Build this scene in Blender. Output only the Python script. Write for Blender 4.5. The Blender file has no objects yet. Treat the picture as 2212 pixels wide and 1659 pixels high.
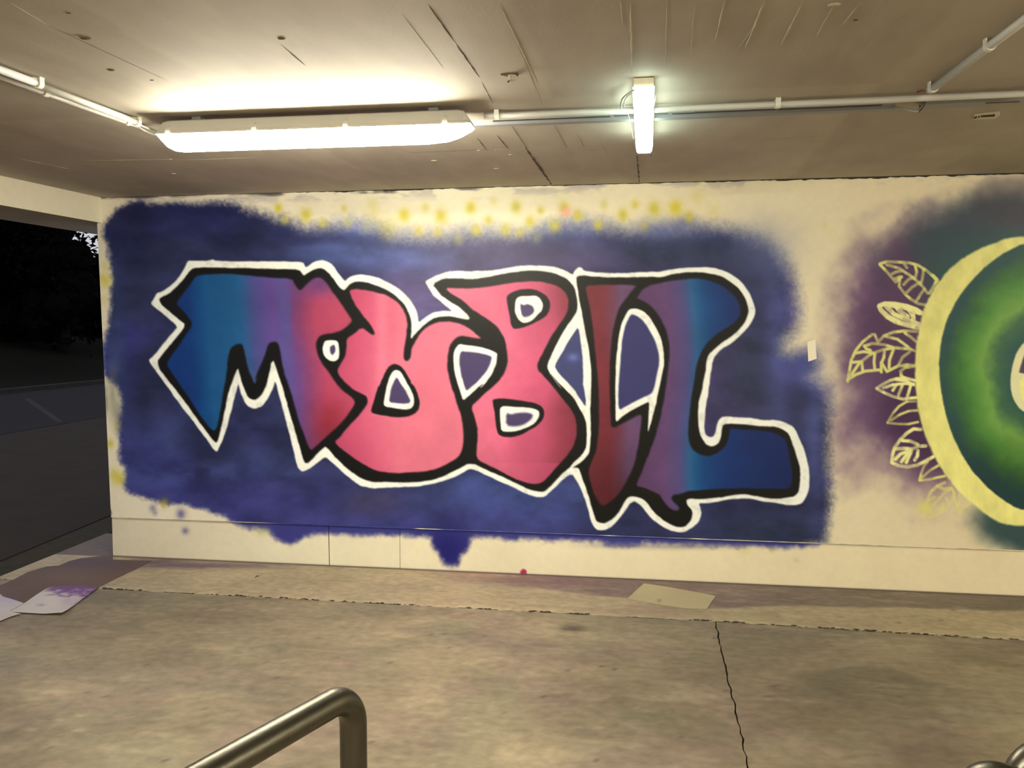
import bpy, bmesh, math, random
import numpy as np
from mathutils import Vector, Matrix

# ------------------------------------------------------------------ camera, world, exposure
W_, H_, F_ = 2212.0, 1659.0, 1800.0
CAM = Vector((0.0, 0.0, 1.565))
PITCH = math.atan(111.0 / 1800.0)
YAW = math.atan(277.0 * math.cos(PITCH) / 1800.0)          # turned left of +Y
sc = bpy.context.scene
col = sc.collection
cd = bpy.data.cameras.new('camera')
cam = bpy.data.objects.new('camera', cd)
col.objects.link(cam)
cd.sensor_width = 36.0
cd.lens = F_ / W_ * 36.0
cd.clip_end = 500
FWD = Vector((-math.sin(YAW) * math.cos(PITCH), math.cos(YAW) * math.cos(PITCH), -math.sin(PITCH)))
RGT = FWD.cross(Vector((0, 0, 1))).normalized()
UPV = RGT.cross(FWD)
Mc = Matrix((RGT, UPV, -FWD)).transposed().to_4x4()
Mc.translation = CAM
cam.matrix_world = Mc
sc.camera = cam

world = bpy.data.worlds.new('dusk_sky')
sc.world = world
world.use_nodes = True
wn = world.node_tree
wn.nodes['Background'].inputs[0].default_value = (0.84, 0.84, 0.92, 1)
wn.nodes['Background'].inputs[1].default_value = 0.75

sc.view_settings.view_transform = 'Standard'
sc.view_settings.look = 'None'
sc.view_settings.gamma = 1.0
sc.view_settings.use_curve_mapping = False
sc.view_settings.exposure = 0.0
sc.cycles.use_denoising = True
sc.cycles.max_bounces = 8
sc.cycles.diffuse_bounces = 5
sc.cycles.sample_clamp_indirect = 6.0

LAMP_WARM = 122.0      # emission of the long tube lamp
LAMP_COOL = 12.0       # emission of the small batten lamp
LAMP_REAR = 255.0      # unseen lamps of the same kind, the right-hand one added

# ------------------------------------------------------------------ image pixel to world helpers
def ray(px, py):
    return (FWD + RGT * ((px - W_ / 2) / F_) + UPV * ((H_ / 2 - py) / F_))
def at_z(px, py, z):
    d = ray(px, py); t = (z - CAM.z) / d.z
    return CAM + d * t
def at_y(px, py, y):
    d = ray(px, py); t = (y - CAM.y) / d.y
    return CAM + d * t
def project(P):
    """photo coordinates of world points, P (n,3)"""
    q = P - np.array(CAM)
    f = q @ np.array(FWD); r = q @ np.array(RGT); u = q @ np.array(UPV)
    return W_ / 2 + F_ * r / f, H_ / 2 - F_ * u / f

WALL_Y = at_z(1060, 1239, 0.0).y
CEIL = at_y(1060, 404, WALL_Y).z
print('wall at', WALL_Y, 'ceiling', CEIL)

# ------------------------------------------------------------------ object helpers
def tag(o, label=None, cat=None, group=None, kind=None):
    if label: o['label'] = label
    if cat: o['category'] = cat
    if group: o['group'] = group
    if kind: o['kind'] = kind
    return o
def link_mesh(name, me, mats, parent=None, smooth=False):
    o = bpy.data.objects.new(name, me)
    col.objects.link(o)
    for m in (mats if isinstance(mats, (list, tuple)) else [mats]):
        me.materials.append(m)
    if smooth:
        me.polygons.foreach_set('use_smooth', [True] * len(me.polygons))
    if parent: o.parent = parent; o.matrix_parent_inverse = Matrix.Translation(-parent.location)
    return o
def obj(name, bm, m, parent=None, smooth=False):
    me = bpy.data.meshes.new(name)
    bmesh.ops.recalc_face_normals(bm, faces=bm.faces)
    bm.to_mesh(me); bm.free()
    return link_mesh(name, me, m, parent, smooth)
def empty(name, loc, label=None, cat=None, group=None):
    o = bpy.data.objects.new(name, None); col.objects.link(o)
    o.location = loc; o.empty_display_size = .1
    return tag(o, label, cat, group)
def struct(o):
    o['kind'] = 'structure'; return o
def add_box(bm, a, b):
    v = [bm.verts.new((x, y, z)) for x in (a[0], b[0]) for y in (a[1], b[1]) for z in (a[2], b[2])]
    for f in ((0,1,3,2),(4,6,7,5),(0,4,5,1),(2,3,7,6),(0,2,6,4),(1,5,7,3)):
        bm.faces.new([v[i] for i in f])
def add_prism(bm, pts, z0, z1):
    """pts: list of (x,y) or (x,y,z offset); vertical prism"""
    lo = [bm.verts.new((p[0], p[1], z0)) for p in pts]
    hi = [bm.verts.new((p[0], p[1], z1 + (p[2] if len(p) > 2 else 0))) for p in pts]
    n = len(pts)
    bm.faces.new(lo); bm.faces.new(hi)
    for i in range(n):
        bm.faces.new((lo[i], lo[(i+1) % n], hi[(i+1) % n], hi[i]))
def add_tube(bm, path, r, seg=16, caps=True):
    path = [Vector(p) for p in path]
    rings = []
    up = None
    for i, p in enumerate(path):
        d = (path[min(i+1, len(path)-1)] - path[max(i-1, 0)]).normalized()
        if up is None:
            up = Vector((0,0,1)) if abs(d.z) < .9 else Vector((1,0,0))
        s = d.cross(up).normalized(); up = s.cross(d).normalized()
        rr = r[i] if isinstance(r, (list, tuple)) else r
        rings.append([bm.verts.new(p + s * (math.cos(a) * rr) + up * (math.sin(a) * rr))
                      for a in [2*math.pi*k/seg for k in range(seg)]])
    for a, b in zip(rings, rings[1:]):
        for k in range(seg):
            bm.faces.new((a[k], a[(k+1) % seg], b[(k+1) % seg], b[k]))
    if caps:
        bm.faces.new(rings[0]); bm.faces.new(rings[-1])
def add_loft(bm, sections):
    rings = [[bm.verts.new(p) for p in s] for s in sections]
    n = len(rings[0])
    for a, b in zip(rings, rings[1:]):
        for k in range(n):
            bm.faces.new((a[k], a[(k+1) % n], b[(k+1) % n], b[k]))
    bm.faces.new(rings[0]); bm.faces.new(rings[-1])

# ------------------------------------------------------------------ noise (numpy)
_rs = np.random.RandomState(7)
_LAT = _rs.rand(8, 256, 256).astype(np.float32)
def vnoise(x, y, s, k=0):
    x = x / s; y = y / s
    xi = np.floor(x).astype(int); yi = np.floor(y).astype(int)
    fx = x - xi; fy = y - yi
    fx = fx * fx * (3 - 2 * fx); fy = fy * fy * (3 - 2 * fy)
    L = _LAT[k % 8]
    a = L[xi & 255, yi & 255]; b = L[(xi+1) & 255, yi & 255]
    c = L[xi & 255, (yi+1) & 255]; d = L[(xi+1) & 255, (yi+1) & 255]
    return (a*(1-fx)+b*fx)*(1-fy) + (c*(1-fx)+d*fx)*fy
def fbm(x, y, s, k=0, o=4):
    t = 0; w = 0; a = 1.0
    for i in range(o):
        t = t + a * vnoise(x + 17.3*i, y - 9.1*i, s / 2**i, k + i); w += a; a *= .55
    return t / w          # about .5 mean
def sstep(a, b, x):
    t = np.clip((x - a) / (b - a), 0, 1)
    return t * t * (3 - 2 * t)
def srgb2lin(c):
    c = np.clip(c, 0, 255) / 255.0
    return np.where(c <= .04045, c / 12.92, ((c + .055) / 1.055) ** 2.4)

# ------------------------------------------------------------------ materials
def new_mat(name):
    m = bpy.data.materials.new(name); m.use_nodes = True
    return m, m.node_tree.nodes, m.node_tree.links, m.node_tree.nodes['Principled BSDF']
def simple(name, c, rough=.6, metal=0.0, noise=0.0, nscale=30.0, bump=0.0, bscale=200.0, spec=.4):
    m, n, l, b = new_mat(name)
    b.inputs['Base Color'].default_value = (*c, 1)
    b.inputs['Roughness'].default_value = rough
    b.inputs['Metallic'].default_value = metal
    b.inputs['Specular IOR Level'].default_value = spec
    tc = n.new('ShaderNodeTexCoord')
    if noise:
        t = n.new('ShaderNodeTexNoise'); t.inputs['Scale'].default_value = nscale; t.inputs['Detail'].default_value = 6
        l.new(tc.outputs['Object'], t.inputs['Vector'])
        mx = n.new('ShaderNodeMix'); mx.data_type = 'RGBA'
        mx.inputs[6].default_value = (*[x * (1 - noise) for x in c], 1)
        mx.inputs[7].default_value = (*[min(1, x * (1 + noise)) for x in c], 1)
        l.new(t.outputs['Fac'], mx.inputs[0]); l.new(mx.outputs[2], b.inputs['Base Color'])
    if bump:
        t2 = n.new('ShaderNodeTexNoise'); t2.inputs['Scale'].default_value = bscale; t2.inputs['Detail'].default_value = 3
        l.new(tc.outputs['Object'], t2.inputs['Vector'])
        bp = n.new('ShaderNodeBump'); bp.inputs['Strength'].default_value = bump; bp.inputs['Distance'].default_value = .002
        l.new(t2.outputs['Fac'], bp.inputs['Height']); l.new(bp.outputs['Normal'], b.inputs['Normal'])
    return m
def painted(name, rough=.55, bump=.25, bscale=220., var=.06, vscale=60., spec=.4, stretch=(1, 1, 1)):
    """colour from the mesh's paint attribute, with fine relief and slight unevenness"""
    m, n, l, b = new_mat(name)
    at = n.new('ShaderNodeAttribute'); at.attribute_name = 'paint'
    tc = n.new('ShaderNodeTexCoord')
    mp = n.new('ShaderNodeMapping'); mp.inputs['Scale'].default_value = stretch
    l.new(tc.outputs['Object'], mp.inputs['Vector'])
    t = n.new('ShaderNodeTexNoise'); t.inputs['Scale'].default_value = vscale; t.inputs['Detail'].default_value = 5
    l.new(mp.outputs['Vector'], t.inputs['Vector'])
    mr = n.new('ShaderNodeMapRange'); mr.inputs['To Min'].default_value = 1 - var; mr.inputs['To Max'].default_value = 1 + var
    mr.inputs['From Min'].default_value = .25; mr.inputs['From Max'].default_value = .75
    l.new(t.outputs['Fac'], mr.inputs['Value'])
    vm = n.new('ShaderNodeVectorMath'); vm.operation = 'SCALE'
    l.new(at.outputs['Color'], vm.inputs[0]); l.new(mr.outputs['Result'], vm.inputs['Scale'])
    l.new(vm.outputs['Vector'], b.inputs['Base Color'])
    b.inputs['Roughness'].default_value = rough
    b.inputs['Specular IOR Level'].default_value = spec
    t2 = n.new('ShaderNodeTexNoise'); t2.inputs['Scale'].default_value = bscale; t2.inputs['Detail'].default_value = 2
    l.new(mp.outputs['Vector'], t2.inputs['Vector'])
    bp = n.new('ShaderNodeBump'); bp.inputs['Strength'].default_value = bump; bp.inputs['Distance'].default_value = .0015
    l.new(t2.outputs['Fac'], bp.inputs['Height']); l.new(bp.outputs['Normal'], b.inputs['Normal'])
    return m
def emitter(name, c, s):
    m, n, l, b = new_mat(name)
    b.inputs['Base Color'].default_value = (.8, .8, .8, 1)
    b.inputs['Emission Color'].default_value = (*c, 1)
    b.inputs['Emission Strength'].default_value = s
    return m

M_WALL = painted('painted_masonry', rough=.42, bump=.35, bscale=160, var=.03, vscale=25, spec=.22)
M_FLOOR = painted('trowelled_concrete', rough=.6, bump=.5, bscale=90, var=.20, vscale=22, stretch=(.8, 1.1, 1))
M_CEIL = painted('board_marked_concrete', rough=.75, bump=.35, bscale=60, var=.08, vscale=6, stretch=(1.5, .5, 1))
M_WHITE = simple('white_masonry_paint', (.78, .73, .60), .55, noise=.05, nscale=20, bump=.3, bscale=150)
M_CONC = simple('plain_concrete', (.30, .26, .20), .8, noise=.2, nscale=5, bump=.4, bscale=60)
M_PIPE = simple('grey_plastic_conduit', (.50, .49, .46), .38, noise=.06, nscale=8)
M_TRAY = simple('grey_metal_trunking', (.30, .305, .31), .5, noise=.08, nscale=8)
M_CLAMP = simple('pale_plastic_clamp', (.70, .68, .60), .45)
M_HOUSING = simple('grey_lamp_housing', (.50, .48, .43), .5, noise=.05, nscale=10)
M_CREAM = simple('aged_cream_plastic', (.66, .60, .45), .5, noise=.15, nscale=40)
M_CLIP = simple('clear_plastic_clip', (.85, .84, .78), .2)
M_CABLE = simple('grey_cable', (.22, .22, .20), .5)
M_BLACK = simple('black_grime_and_shade', (.03, .028, .025), .8, noise=.5, nscale=60)
M_STEEL = simple('galvanised_steel', (.13, .122, .10), .36, metal=1.0, noise=.22, nscale=35, bump=.15, bscale=120)
M_WARM = emitter('warm_tube_light', (1.0, .94, .74), LAMP_WARM)
M_REAR = emitter('rear_tube_light', (1.0, .94, .74), LAMP_REAR)
M_COOL = emitter('cool_tube_light', (.78, 1.0, .86), LAMP_COOL)

LIGHT = np.array([.98, .91, .71])     # what a white card shows in the photograph
def albedo(srgb, gain=1.0):
    return np.clip(srgb2lin(srgb) / LIGHT * gain - .008, .003, .86)

# ------------------------------------------------------------------ grid meshes carrying paint
def grid_mesh(name, V, quads, colr, mat, parent=None):
    used = np.unique(quads)
    remap = np.zeros(len(V), dtype=np.int32); remap[used] = np.arange(len(used))
    v = V[used]; q = remap[quads]
    me = bpy.data.meshes.new(name)
    me.vertices.add(len(v)); me.vertices.foreach_set('co', v.astype(np.float32).ravel())
    n = len(q)
    me.loops.add(n * 4); me.loops.foreach_set('vertex_index', q.astype(np.int32).ravel())
    me.polygons.add(n)
    me.polygons.foreach_set('loop_start', np.arange(0, n*4, 4, dtype=np.int32))
    at = me.color_attributes.new('paint', 'FLOAT_COLOR', 'POINT')
    c4 = np.ones((len(v), 4), dtype=np.float32); c4[:, :3] = colr[used]
    at.data.foreach_set('color', c4.ravel())
    me.update(calc_edges=True)
    return link_mesh(name, me, mat, parent)
def grid_quads(nr, nc):
    i = (np.arange(nr-1)[:, None] * nc + np.arange(nc-1)[None, :])
    return np.stack([i, i+1, i+nc+1, i+nc], -1).reshape(-1, 4)

# ================================================================== THE MURAL
ORG = {'A': (200, 400), 'B': (200, 800), 'C': (700, 400), 'D': (700, 800), 'E': (1200, 400), 'F': (1200, 800)}  # origins of the zoomed image crops, in image pixels
def S(spec):
    """'A 10,20 30,40 B ...' in pixels of zoomed image crops -> list of (u,v)"""
    out = []; o = None; k = 600 / 2212.0
    for t in spec.split():
        if t in ORG: o = ORG[t]; continue
        x, y = t.split(','); out.append((o[0] + float(x) * k, o[1] + float(y) * k))
    return out
def G(spec):  # here and below: crop pixels to image pixels as well
    return [(1700 + float(t.split(',')[0]) / 2.074, 450 + float(t.split(',')[1]) / 2.074) for t in spec.split()]
def J(spec):
    return [(1800 + float(t.split(',')[0]) / 5.35, 540 + float(t.split(',')[1]) / 5.35) for t in spec.split()]
def K(spec):
    return [(1880 + float(t.split(',')[0]) / 5.35, 820 + float(t.split(',')[1]) / 5.35) for t in spec.split()]
def chaikin(p, r=.22):
    out = []
    for i in range(len(p)):
        a = p[i]; b = p[(i+1) % len(p)]
        out.append((a[0]+(b[0]-a[0])*r, a[1]+(b[1]-a[1])*r))
        out.append((a[0]+(b[0]-a[0])*(1-r), a[1]+(b[1]-a[1])*(1-r)))
    return out

WHITE_OUT = S("A 755,605 775,600 930,602 955,590 985,602 1200,608 1400,605 1560,610 1680,613 1692,640 1700,655 1760,612 1820,597 1870,605 1915,640 1950,690 1990,745 2010,765 2040,735 2090,716 "
 "C 300,712 380,722 450,745 520,780 590,820 640,860 690,915 725,975 745,1035 752,1098 800,1055 870,1015 950,1000 1020,1005 1000,985 930,930 870,880 840,830 803,770 830,750 900,715 980,688 1080,682 1150,688 1250,682 1340,680 1420,665 1500,650 1600,640 1700,638 1780,645 1850,655 1920,680 1980,715 1995,680 2030,652 2055,660 2070,680 2150,690 "
 "E 330,698 500,700 700,692 830,690 900,675 1000,660 1080,655 1180,652 1270,660 1350,685 1420,722 1490,780 1540,850 1575,930 1592,990 1585,1040 1560,1090 1520,1150 1460,1210 1400,1260 1330,1300 1280,1345 1250,1400 1240,1460 1230,1540 1215,1659 "
 "F 1205,250 1192,330 1187,400 1185,460 1195,510 1225,530 1255,530 1275,500 1285,440 1300,395 1325,373 1370,368 1480,375 1560,380 1650,395 1740,395 1830,415 1890,445 1920,490 1950,560 1985,640 2005,720 2020,800 2022,880 2015,960 1990,1020 1960,1060 1910,1075 1850,1075 1780,1060 1650,1045 1560,1022 1480,1020 1400,1025 1300,1045 1200,1060 1140,1058 1158,1100 1162,1150 1140,1210 1090,1255 1030,1285 980,1290 900,1275 820,1225 760,1175 710,1115 660,1060 625,1040 590,1060 560,1110 510,1180 450,1240 400,1270 360,1275 325,1272 290,1220 270,1160 255,1090 230,1010 200,940 160,870 130,820 "
 "D 1900,870 1850,920 1800,970 1760,1005 1710,1010 1640,995 1560,960 1480,920 1400,885 1320,845 1240,810 1180,785 1140,790 1100,820 1040,850 980,870 900,895 800,915 700,930 600,930 500,935 380,940 300,925 230,880 150,815 90,755 40,710 15,688 "
 "B 1800,730 1750,765 1700,795 1665,810 1640,780 1620,730 1600,640 1575,530 1545,420 1510,290 1480,180 1455,80 1440,130 1400,220 1350,285 1290,310 1240,290 1200,230 1170,150 1160,105 1140,180 1110,300 1080,420 1050,520 1020,590 990,652 960,625 900,540 820,430 740,330 660,220 580,110 500,0 "
 "A 455,1410 455,1388 475,1370 560,1270 640,1170 680,1125 600,1060 530,1000 470,950 468,930 490,900 510,860 545,850 600,815 660,765 710,700 735,650")
BLACK_OUT = S("A 790,665 830,655 950,655 1100,660 1300,662 1500,668 1610,668 1650,680 1665,700 1680,722 1710,705 1760,672 1810,660 1850,672 1890,710 1920,750 1960,810 2000,838 2020,825 2050,785 2100,768 "
 "C 330,772 420,800 500,835 570,880 630,940 670,1000 695,1080 698,1150 688,1235 740,1170 800,1110 860,1065 930,1045 1000,1045 1070,1055 1150,1072 1158,1050 1120,1010 1080,970 1010,930 940,885 905,845 865,785 950,745 1050,738 1150,750 1300,735 1400,712 1500,695 1600,682 1700,680 1800,695 1870,715 1930,745 1975,790 2000,830 2008,730 2040,716 2150,728 "
 "E 400,735 600,735 760,730 850,732 950,705 1050,695 1150,692 1250,705 1330,730 1400,775 1460,820 1500,880 1530,950 1537,1010 1520,1070 1480,1130 1420,1190 1340,1245 1270,1300 1220,1350 1200,1410 1195,1480 1180,1560 1160,1659 "
 "F 1142,250 1135,330 1135,420 1150,500 1175,560 1210,600 1250,607 1290,590 1315,540 1325,470 1335,430 1400,425 1500,430 1600,440 1680,445 1760,450 1820,475 1860,510 1890,590 1920,680 1945,770 1950,850 1945,920 1935,970 1900,1005 1850,1010 1780,1025 1700,1022 1620,1005 1520,988 1450,990 1350,1005 1250,1020 1150,1025 1070,1020 1042,1035 1050,1070 1085,1110 1090,1150 1070,1210 1030,1245 980,1250 920,1230 850,1185 780,1130 720,1040 680,1015 620,1003 575,1010 550,1050 510,1120 460,1180 400,1215 360,1218 325,1200 300,1130 280,1060 250,960 220,880 190,790 180,775 "
 "D 1960,770 1900,820 1840,880 1790,940 1750,970 1690,965 1620,945 1540,905 1450,860 1350,815 1250,770 1190,745 1140,745 1100,770 1040,800 960,840 880,870 780,885 650,895 520,890 400,890 320,870 240,825 170,770 100,705 50,640 10,610 "
 "B 1845,615 1800,655 1750,705 1720,740 1690,740 1670,690 1640,580 1600,440 1560,310 1520,160 1480,30 A 1430,1370 B 1390,110 1350,190 1310,230 1280,237 1240,215 1200,130 1170,30 A 1155,1450 1120,1550 B 1085,160 1060,280 1040,380 1015,500 990,575 970,570 920,510 850,410 770,300 690,190 620,100 "
 "A 540,1475 520,1430 515,1400 540,1370 600,1290 680,1200 740,1112 700,1080 640,1030 580,980 540,940 530,910 550,890 600,870 660,820 720,760 760,700")
SEP = S("C 1985,780 2005,860 2018,940 2015,1000 1980,1060 1930,1130 1880,1210 1830,1310 1790,1400 1775,1450 1800,1500 1850,1570 1900,1630 D 1780,0 1850,80 1920,150 1970,200 2000,240 2040,310 2070,370 2090,430 2092,520 2090,600 2070,650 2030,700 1975,745 1950,790 2030,745 2070,710 2110,660 2120,600 2125,500 2125,400 2120,330 2125,200 2130,0 C 2115,1350 2095,1230 2070,1110 2050,1000 2030,900 2018,820 2005,730")
SEP_IN = S("C 2025,1125 2045,1250 2060,1380 2065,1500 2062,1600 D 2060,100 2075,170 2085,240 2083,292 2030,215 1990,150 1920,75 1850,0 C 1835,1440 1880,1360 1930,1270 1980,1190")
FILL_M = S("A 850,715 1000,705 1150,710 1300,725 1450,740 1590,745 1610,790 1650,845 1700,790 1760,740 1810,735 1850,760 1890,820 1940,890 1990,960 2030,1020 2070,1080 2030,1120 1980,1160 1920,1180 1850,1185 1800,1205 1780,1250 1780,1310 1800,1370 1840,1440 B 1870,0 1910,60 1950,120 2000,170 2080,225 2090,260 2050,330 1980,420 1900,490 1830,560 1770,610 1740,635 1720,610 1690,530 1650,420 1620,320 1580,180 1540,60 1520,0 A 1500,1350 1480,1260 1450,1245 1410,1255 1390,1290 1360,1380 1320,1470 1290,1550 B 1310,50 1290,110 1270,60 1240,0 A 1230,1420 1210,1330 1190,1265 1150,1265 1100,1290 1085,1350 1070,1450 1060,1560 B 1045,130 1030,250 1010,370 985,470 960,480 920,440 850,350 790,250 720,150 650,50 A 620,1475 590,1430 610,1380 680,1290 740,1200 790,1120 785,1080 740,1020 690,970 665,945 700,890 750,830 790,770 820,730")
FILL_O = S("C 200,835 260,825 340,838 420,855 500,875 570,920 620,970 655,1040 665,1110 655,1200 640,1300 632,1370 645,1400 670,1400 690,1370 700,1290 740,1220 790,1150 860,1105 930,1085 1010,1085 1100,1110 1170,1150 1220,1195 1255,1222 1210,1220 1140,1205 1080,1200 1030,1230 1000,1280 985,1350 980,1450 D 1000,80 1030,170 1060,270 1090,360 1108,450 1112,540 1105,620 1085,670 1040,710 980,745 900,785 800,805 700,812 600,818 500,815 420,800 340,765 250,710 170,650 110,600 85,570 130,530 190,450 260,380 310,320 350,260 345,215 300,185 240,160 170,100 120,40 C 105,1470 130,1430 165,1370 180,1300 180,1225 230,1190 300,1132 340,1160 385,1195 408,1182 370,1110 310,1040 260,970 215,890")
FILL_B = S("C 965,820 1050,820 1150,825 1300,810 1420,790 1520,772 1620,765 1720,768 1810,785 1880,815 1930,860 1950,920 1945,990 1910,1060 1860,1130 1800,1220 1750,1320 1710,1400 1695,1450 1720,1500 D 1710,0 1770,70 1840,150 1900,230 1960,300 2000,370 2015,440 2010,520 1990,600 1940,670 1870,750 1800,830 1750,885 1700,905 1640,905 1560,880 1480,845 1400,800 1320,760 1250,730 1215,700 1215,620 1225,520 1220,450 1200,370 1170,290 1230,230 1310,160 1390,90 1430,30 C 1455,1440 1465,1390 1455,1300 1440,1230 1410,1170 1370,1120 1310,1070 1240,1030 1180,990 1130,940 1080,900 1010,865")
FILL_I = S("E 235,800 250,870 270,960 290,1080 305,1200 315,1330 330,1470 F 342,150 345,250 348,400 340,520 325,640 290,720 265,790 262,840 290,930 320,1010 355,1065 380,1080 420,1060 480,1010 540,930 590,840 620,770 640,690 660,600 675,480 685,390 680,350 620,375 560,410 510,435 475,458 440,450 438,350 432,200 E 430,1475 435,1350 450,1200 470,1100 500,1000 530,940 580,880 620,830 645,798 500,792 350,795")
FILL_L = S("E 650,890 700,820 760,795 850,775 950,755 1050,745 1130,740 1200,752 1270,775 1340,810 1400,855 1440,900 1470,960 1475,1020 1450,1070 1390,1120 1310,1170 1240,1220 1190,1280 1150,1350 1125,1430 1110,1530 F 1085,200 1065,350 1055,500 1065,580 1100,640 1150,670 1210,685 1280,665 1340,620 1375,560 1390,470 1400,462 1500,470 1600,475 1700,485 1780,510 1830,550 1850,620 1870,720 1885,800 1885,870 1865,945 1750,945 1600,940 1450,938 1300,945 1150,955 1060,960 1000,985 940,990 920,1020 950,1060 985,1090 980,1112 950,1118 900,1090 860,1040 830,990 770,960 700,930 640,920 660,870 700,780 730,700 760,620 800,510 830,400 855,280 880,120 E 905,1400 910,1300 895,1200 860,1100 810,1020 760,960 710,925 660,910")
HOLES = [  # black ring (or None), white ring, inner
 (None, S("A 1850,1240 1900,1232 1955,1240 1962,1290 1965,1340 1960,1380 1930,1405 1890,1400 1850,1370 1832,1320 1835,1270"), S("A 1890,1285 1925,1268 1935,1300 1930,1330 1912,1355 1890,1330")),
 (S("C 565,1422 610,1440 650,1490 690,1560 D 690,100 720,130 750,200 765,260 755,310 720,350 660,370 590,375 500,365 420,350 375,335 380,300 400,230 430,130 C 440,1600 490,1480 525,1435"),
  S("D 545,10 520,50 500,120 485,200 472,270 490,290 560,300 640,312 690,305 718,270 715,210 690,150 650,80 620,25 600,4 570,-4"), S("D 580,50 620,120 660,180 688,240 680,262 640,268 580,262 530,255 515,240 530,160 555,90")),
 (None, S("C 1095,1265 1110,1272 1200,1280 1290,1300 1375,1335 1378,1360 1370,1430 1340,1500 1290,1570 1240,1620 D 1270,100 1200,160 1150,205 1108,240 1095,200 1070,130 1050,60 C 1032,1440 1030,1350 1045,1300 1070,1270"), S("C 1090,1320 1150,1325 1230,1335 1300,1350 1338,1365 1325,1420 1290,1490 1230,1560 1170,1610 1130,1640 1115,1590 1090,1500 1078,1420 1078,1360")),
 (S("C 1455,880 1500,850 1560,830 1640,825 1710,840 1770,880 1800,930 1800,990 1770,1040 1710,1080 1640,1115 1570,1140 1510,1145 1490,1110 1475,1030 1460,950"),
  S("C 1530,905 1560,885 1620,882 1680,878 1720,900 1745,950 1735,1000 1700,1030 1670,1070 1620,1095 1580,1098 1540,1065 1520,1010 1522,950"), S("C 1562,940 1590,955 1620,945 1660,960 1675,990 1665,1020 1630,1045 1590,1052 1568,1020")),
 (S("D 1340,230 1400,222 1500,230 1600,248 1680,260 1730,285 1755,330 1745,390 1700,440 1630,480 1560,515 1500,532 1430,530 1385,510 1370,440 1360,350 1345,270"),
  S("D 1400,300 1430,285 1500,288 1600,295 1680,305 1715,325 1712,370 1680,420 1620,455 1550,480 1480,492 1410,485 1405,420 1400,350"), S("D 1450,340 1490,352 1530,340 1600,335 1665,350 1655,385 1600,430 1530,450 1450,440")),
 (None, S("E 590,985 640,980 700,1000 750,1050 800,1130 840,1220 860,1320 865,1420 F 855,0 835,100 810,220 780,350 755,430 735,497 735,440 745,330 747,250 700,270 620,310 540,360 490,405 478,400 480,300 475,150 E 480,1475 478,1450 490,1320 505,1200 525,1100 560,1030"), S("E 598,1028 640,1035 690,1070 740,1140 790,1230 820,1320 828,1420 F 815,0 800,80 785,150 765,185 720,205 640,245 560,290 508,318 498,250 503,100 E 512,1475 520,1350 535,1200 560,1100")),
]
PATCH = S("A 95,390 110,330 150,260 220,190 310,155 400,140 420,165 520,170 640,155 760,170 900,160 1050,165 1150,180 1170,215 1260,230 1380,265 1480,300 1570,340 1650,385 1690,400 1800,395 1930,385 1960,375 2100,380 "
 "C 350,395 480,430 560,465 700,470 830,480 960,475 1100,450 1230,440 1400,460 1550,480 1650,470 1780,440 1900,405 2050,395 E 350,400 450,410 560,430 700,425 850,400 980,400 1150,395 1300,400 1420,420 1540,450 1650,510 1720,590 1790,700 1830,800 1860,920 1870,1010 1855,1100 1820,1160 1780,1220 1760,1300 1800,1380 1900,1400 1960,1385 2005,1385 2005,1450 1950,1520 2030,1570 2120,1640 "
 "F 2120,160 2140,250 2145,400 2150,600 2140,800 2150,1000 2145,1150 2135,1280 2130,1360 1900,1400 1600,1385 1250,1385 1000,1370 800,1360 700,1355 610,1385 420,1378 380,1350 250,1340 100,1335 "
 "D 1800,1345 1650,1320 1500,1335 1380,1310 1200,1310 1150,1330 1130,1420 1070,1470 1050,1530 1010,1545 970,1520 920,1440 880,1380 860,1310 700,1300 500,1290 300,1300 B 2050,1300 1850,1280 1700,1300 1620,1340 1570,1365 1500,1350 1430,1300 1390,1250 1300,1245 1200,1230 1120,1190 1080,1155 980,1130 900,1090 820,1090 720,1050 650,1050 590,1070 500,1020 400,1000 310,985 260,930 265,860 280,770 240,740 215,680 230,560 215,450 235,330 240,200 170,80 "
 "A 90,1500 90,1350 130,1150 160,1000 165,850 160,700 140,560 130,470")
DOTS = [(601,449,8,1),(616,474,9,.6),(661,464,12,1),(697,482,9,.6),(749,482,9,.5),(743,450,7,.6),(873,465,12,.95),(919,449,9,.6),(953,467,13,1),(904,499,9,.6),(945,502,9,.65),
 (990,518,10,.35),(1017,449,11,.95),(1067,434,9,.35),(1055,476,9,.8),(1029,497,10,.8),(1115,447,11,1),(1092,495,11,.8),(1123,503,8,.6),(1145,479,11,.9),(1168,455,8,.8),(1199,488,11,.8),(1219,449,11,1),
 (1248,465,10,1),(1292,486,9,.8),(1305,443,9,.5),(1346,464,11,1),(1372,442,9,.7),(1392,488,9,.5),(1413,451,13,.95),(1459,449,14,1),(1488,468,10,.9),(1507,425,16,.3),(1541,455,14,.25),
 (808,466,18,.25),(838,494,20,.4),(790,493,12,.25),(804,442,12,.3),(1160,515,9,.3),(229,607,10,.5),(224,650,9,.35),(228,575,9,.4),(226,605,14,.4),(220,600,6,.4),(238,958,8,.95),(252,1032,13,.7),(245,1022,9,.5),(262,1036,9,.6),(355,1087,9,.6),(252,920,9,.4),(1783,486,6,.3)]
NAVY_DOTS = [(330,1098,7,.5),(391,1110,9,.75),(335,1108,5,.4)]

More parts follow.
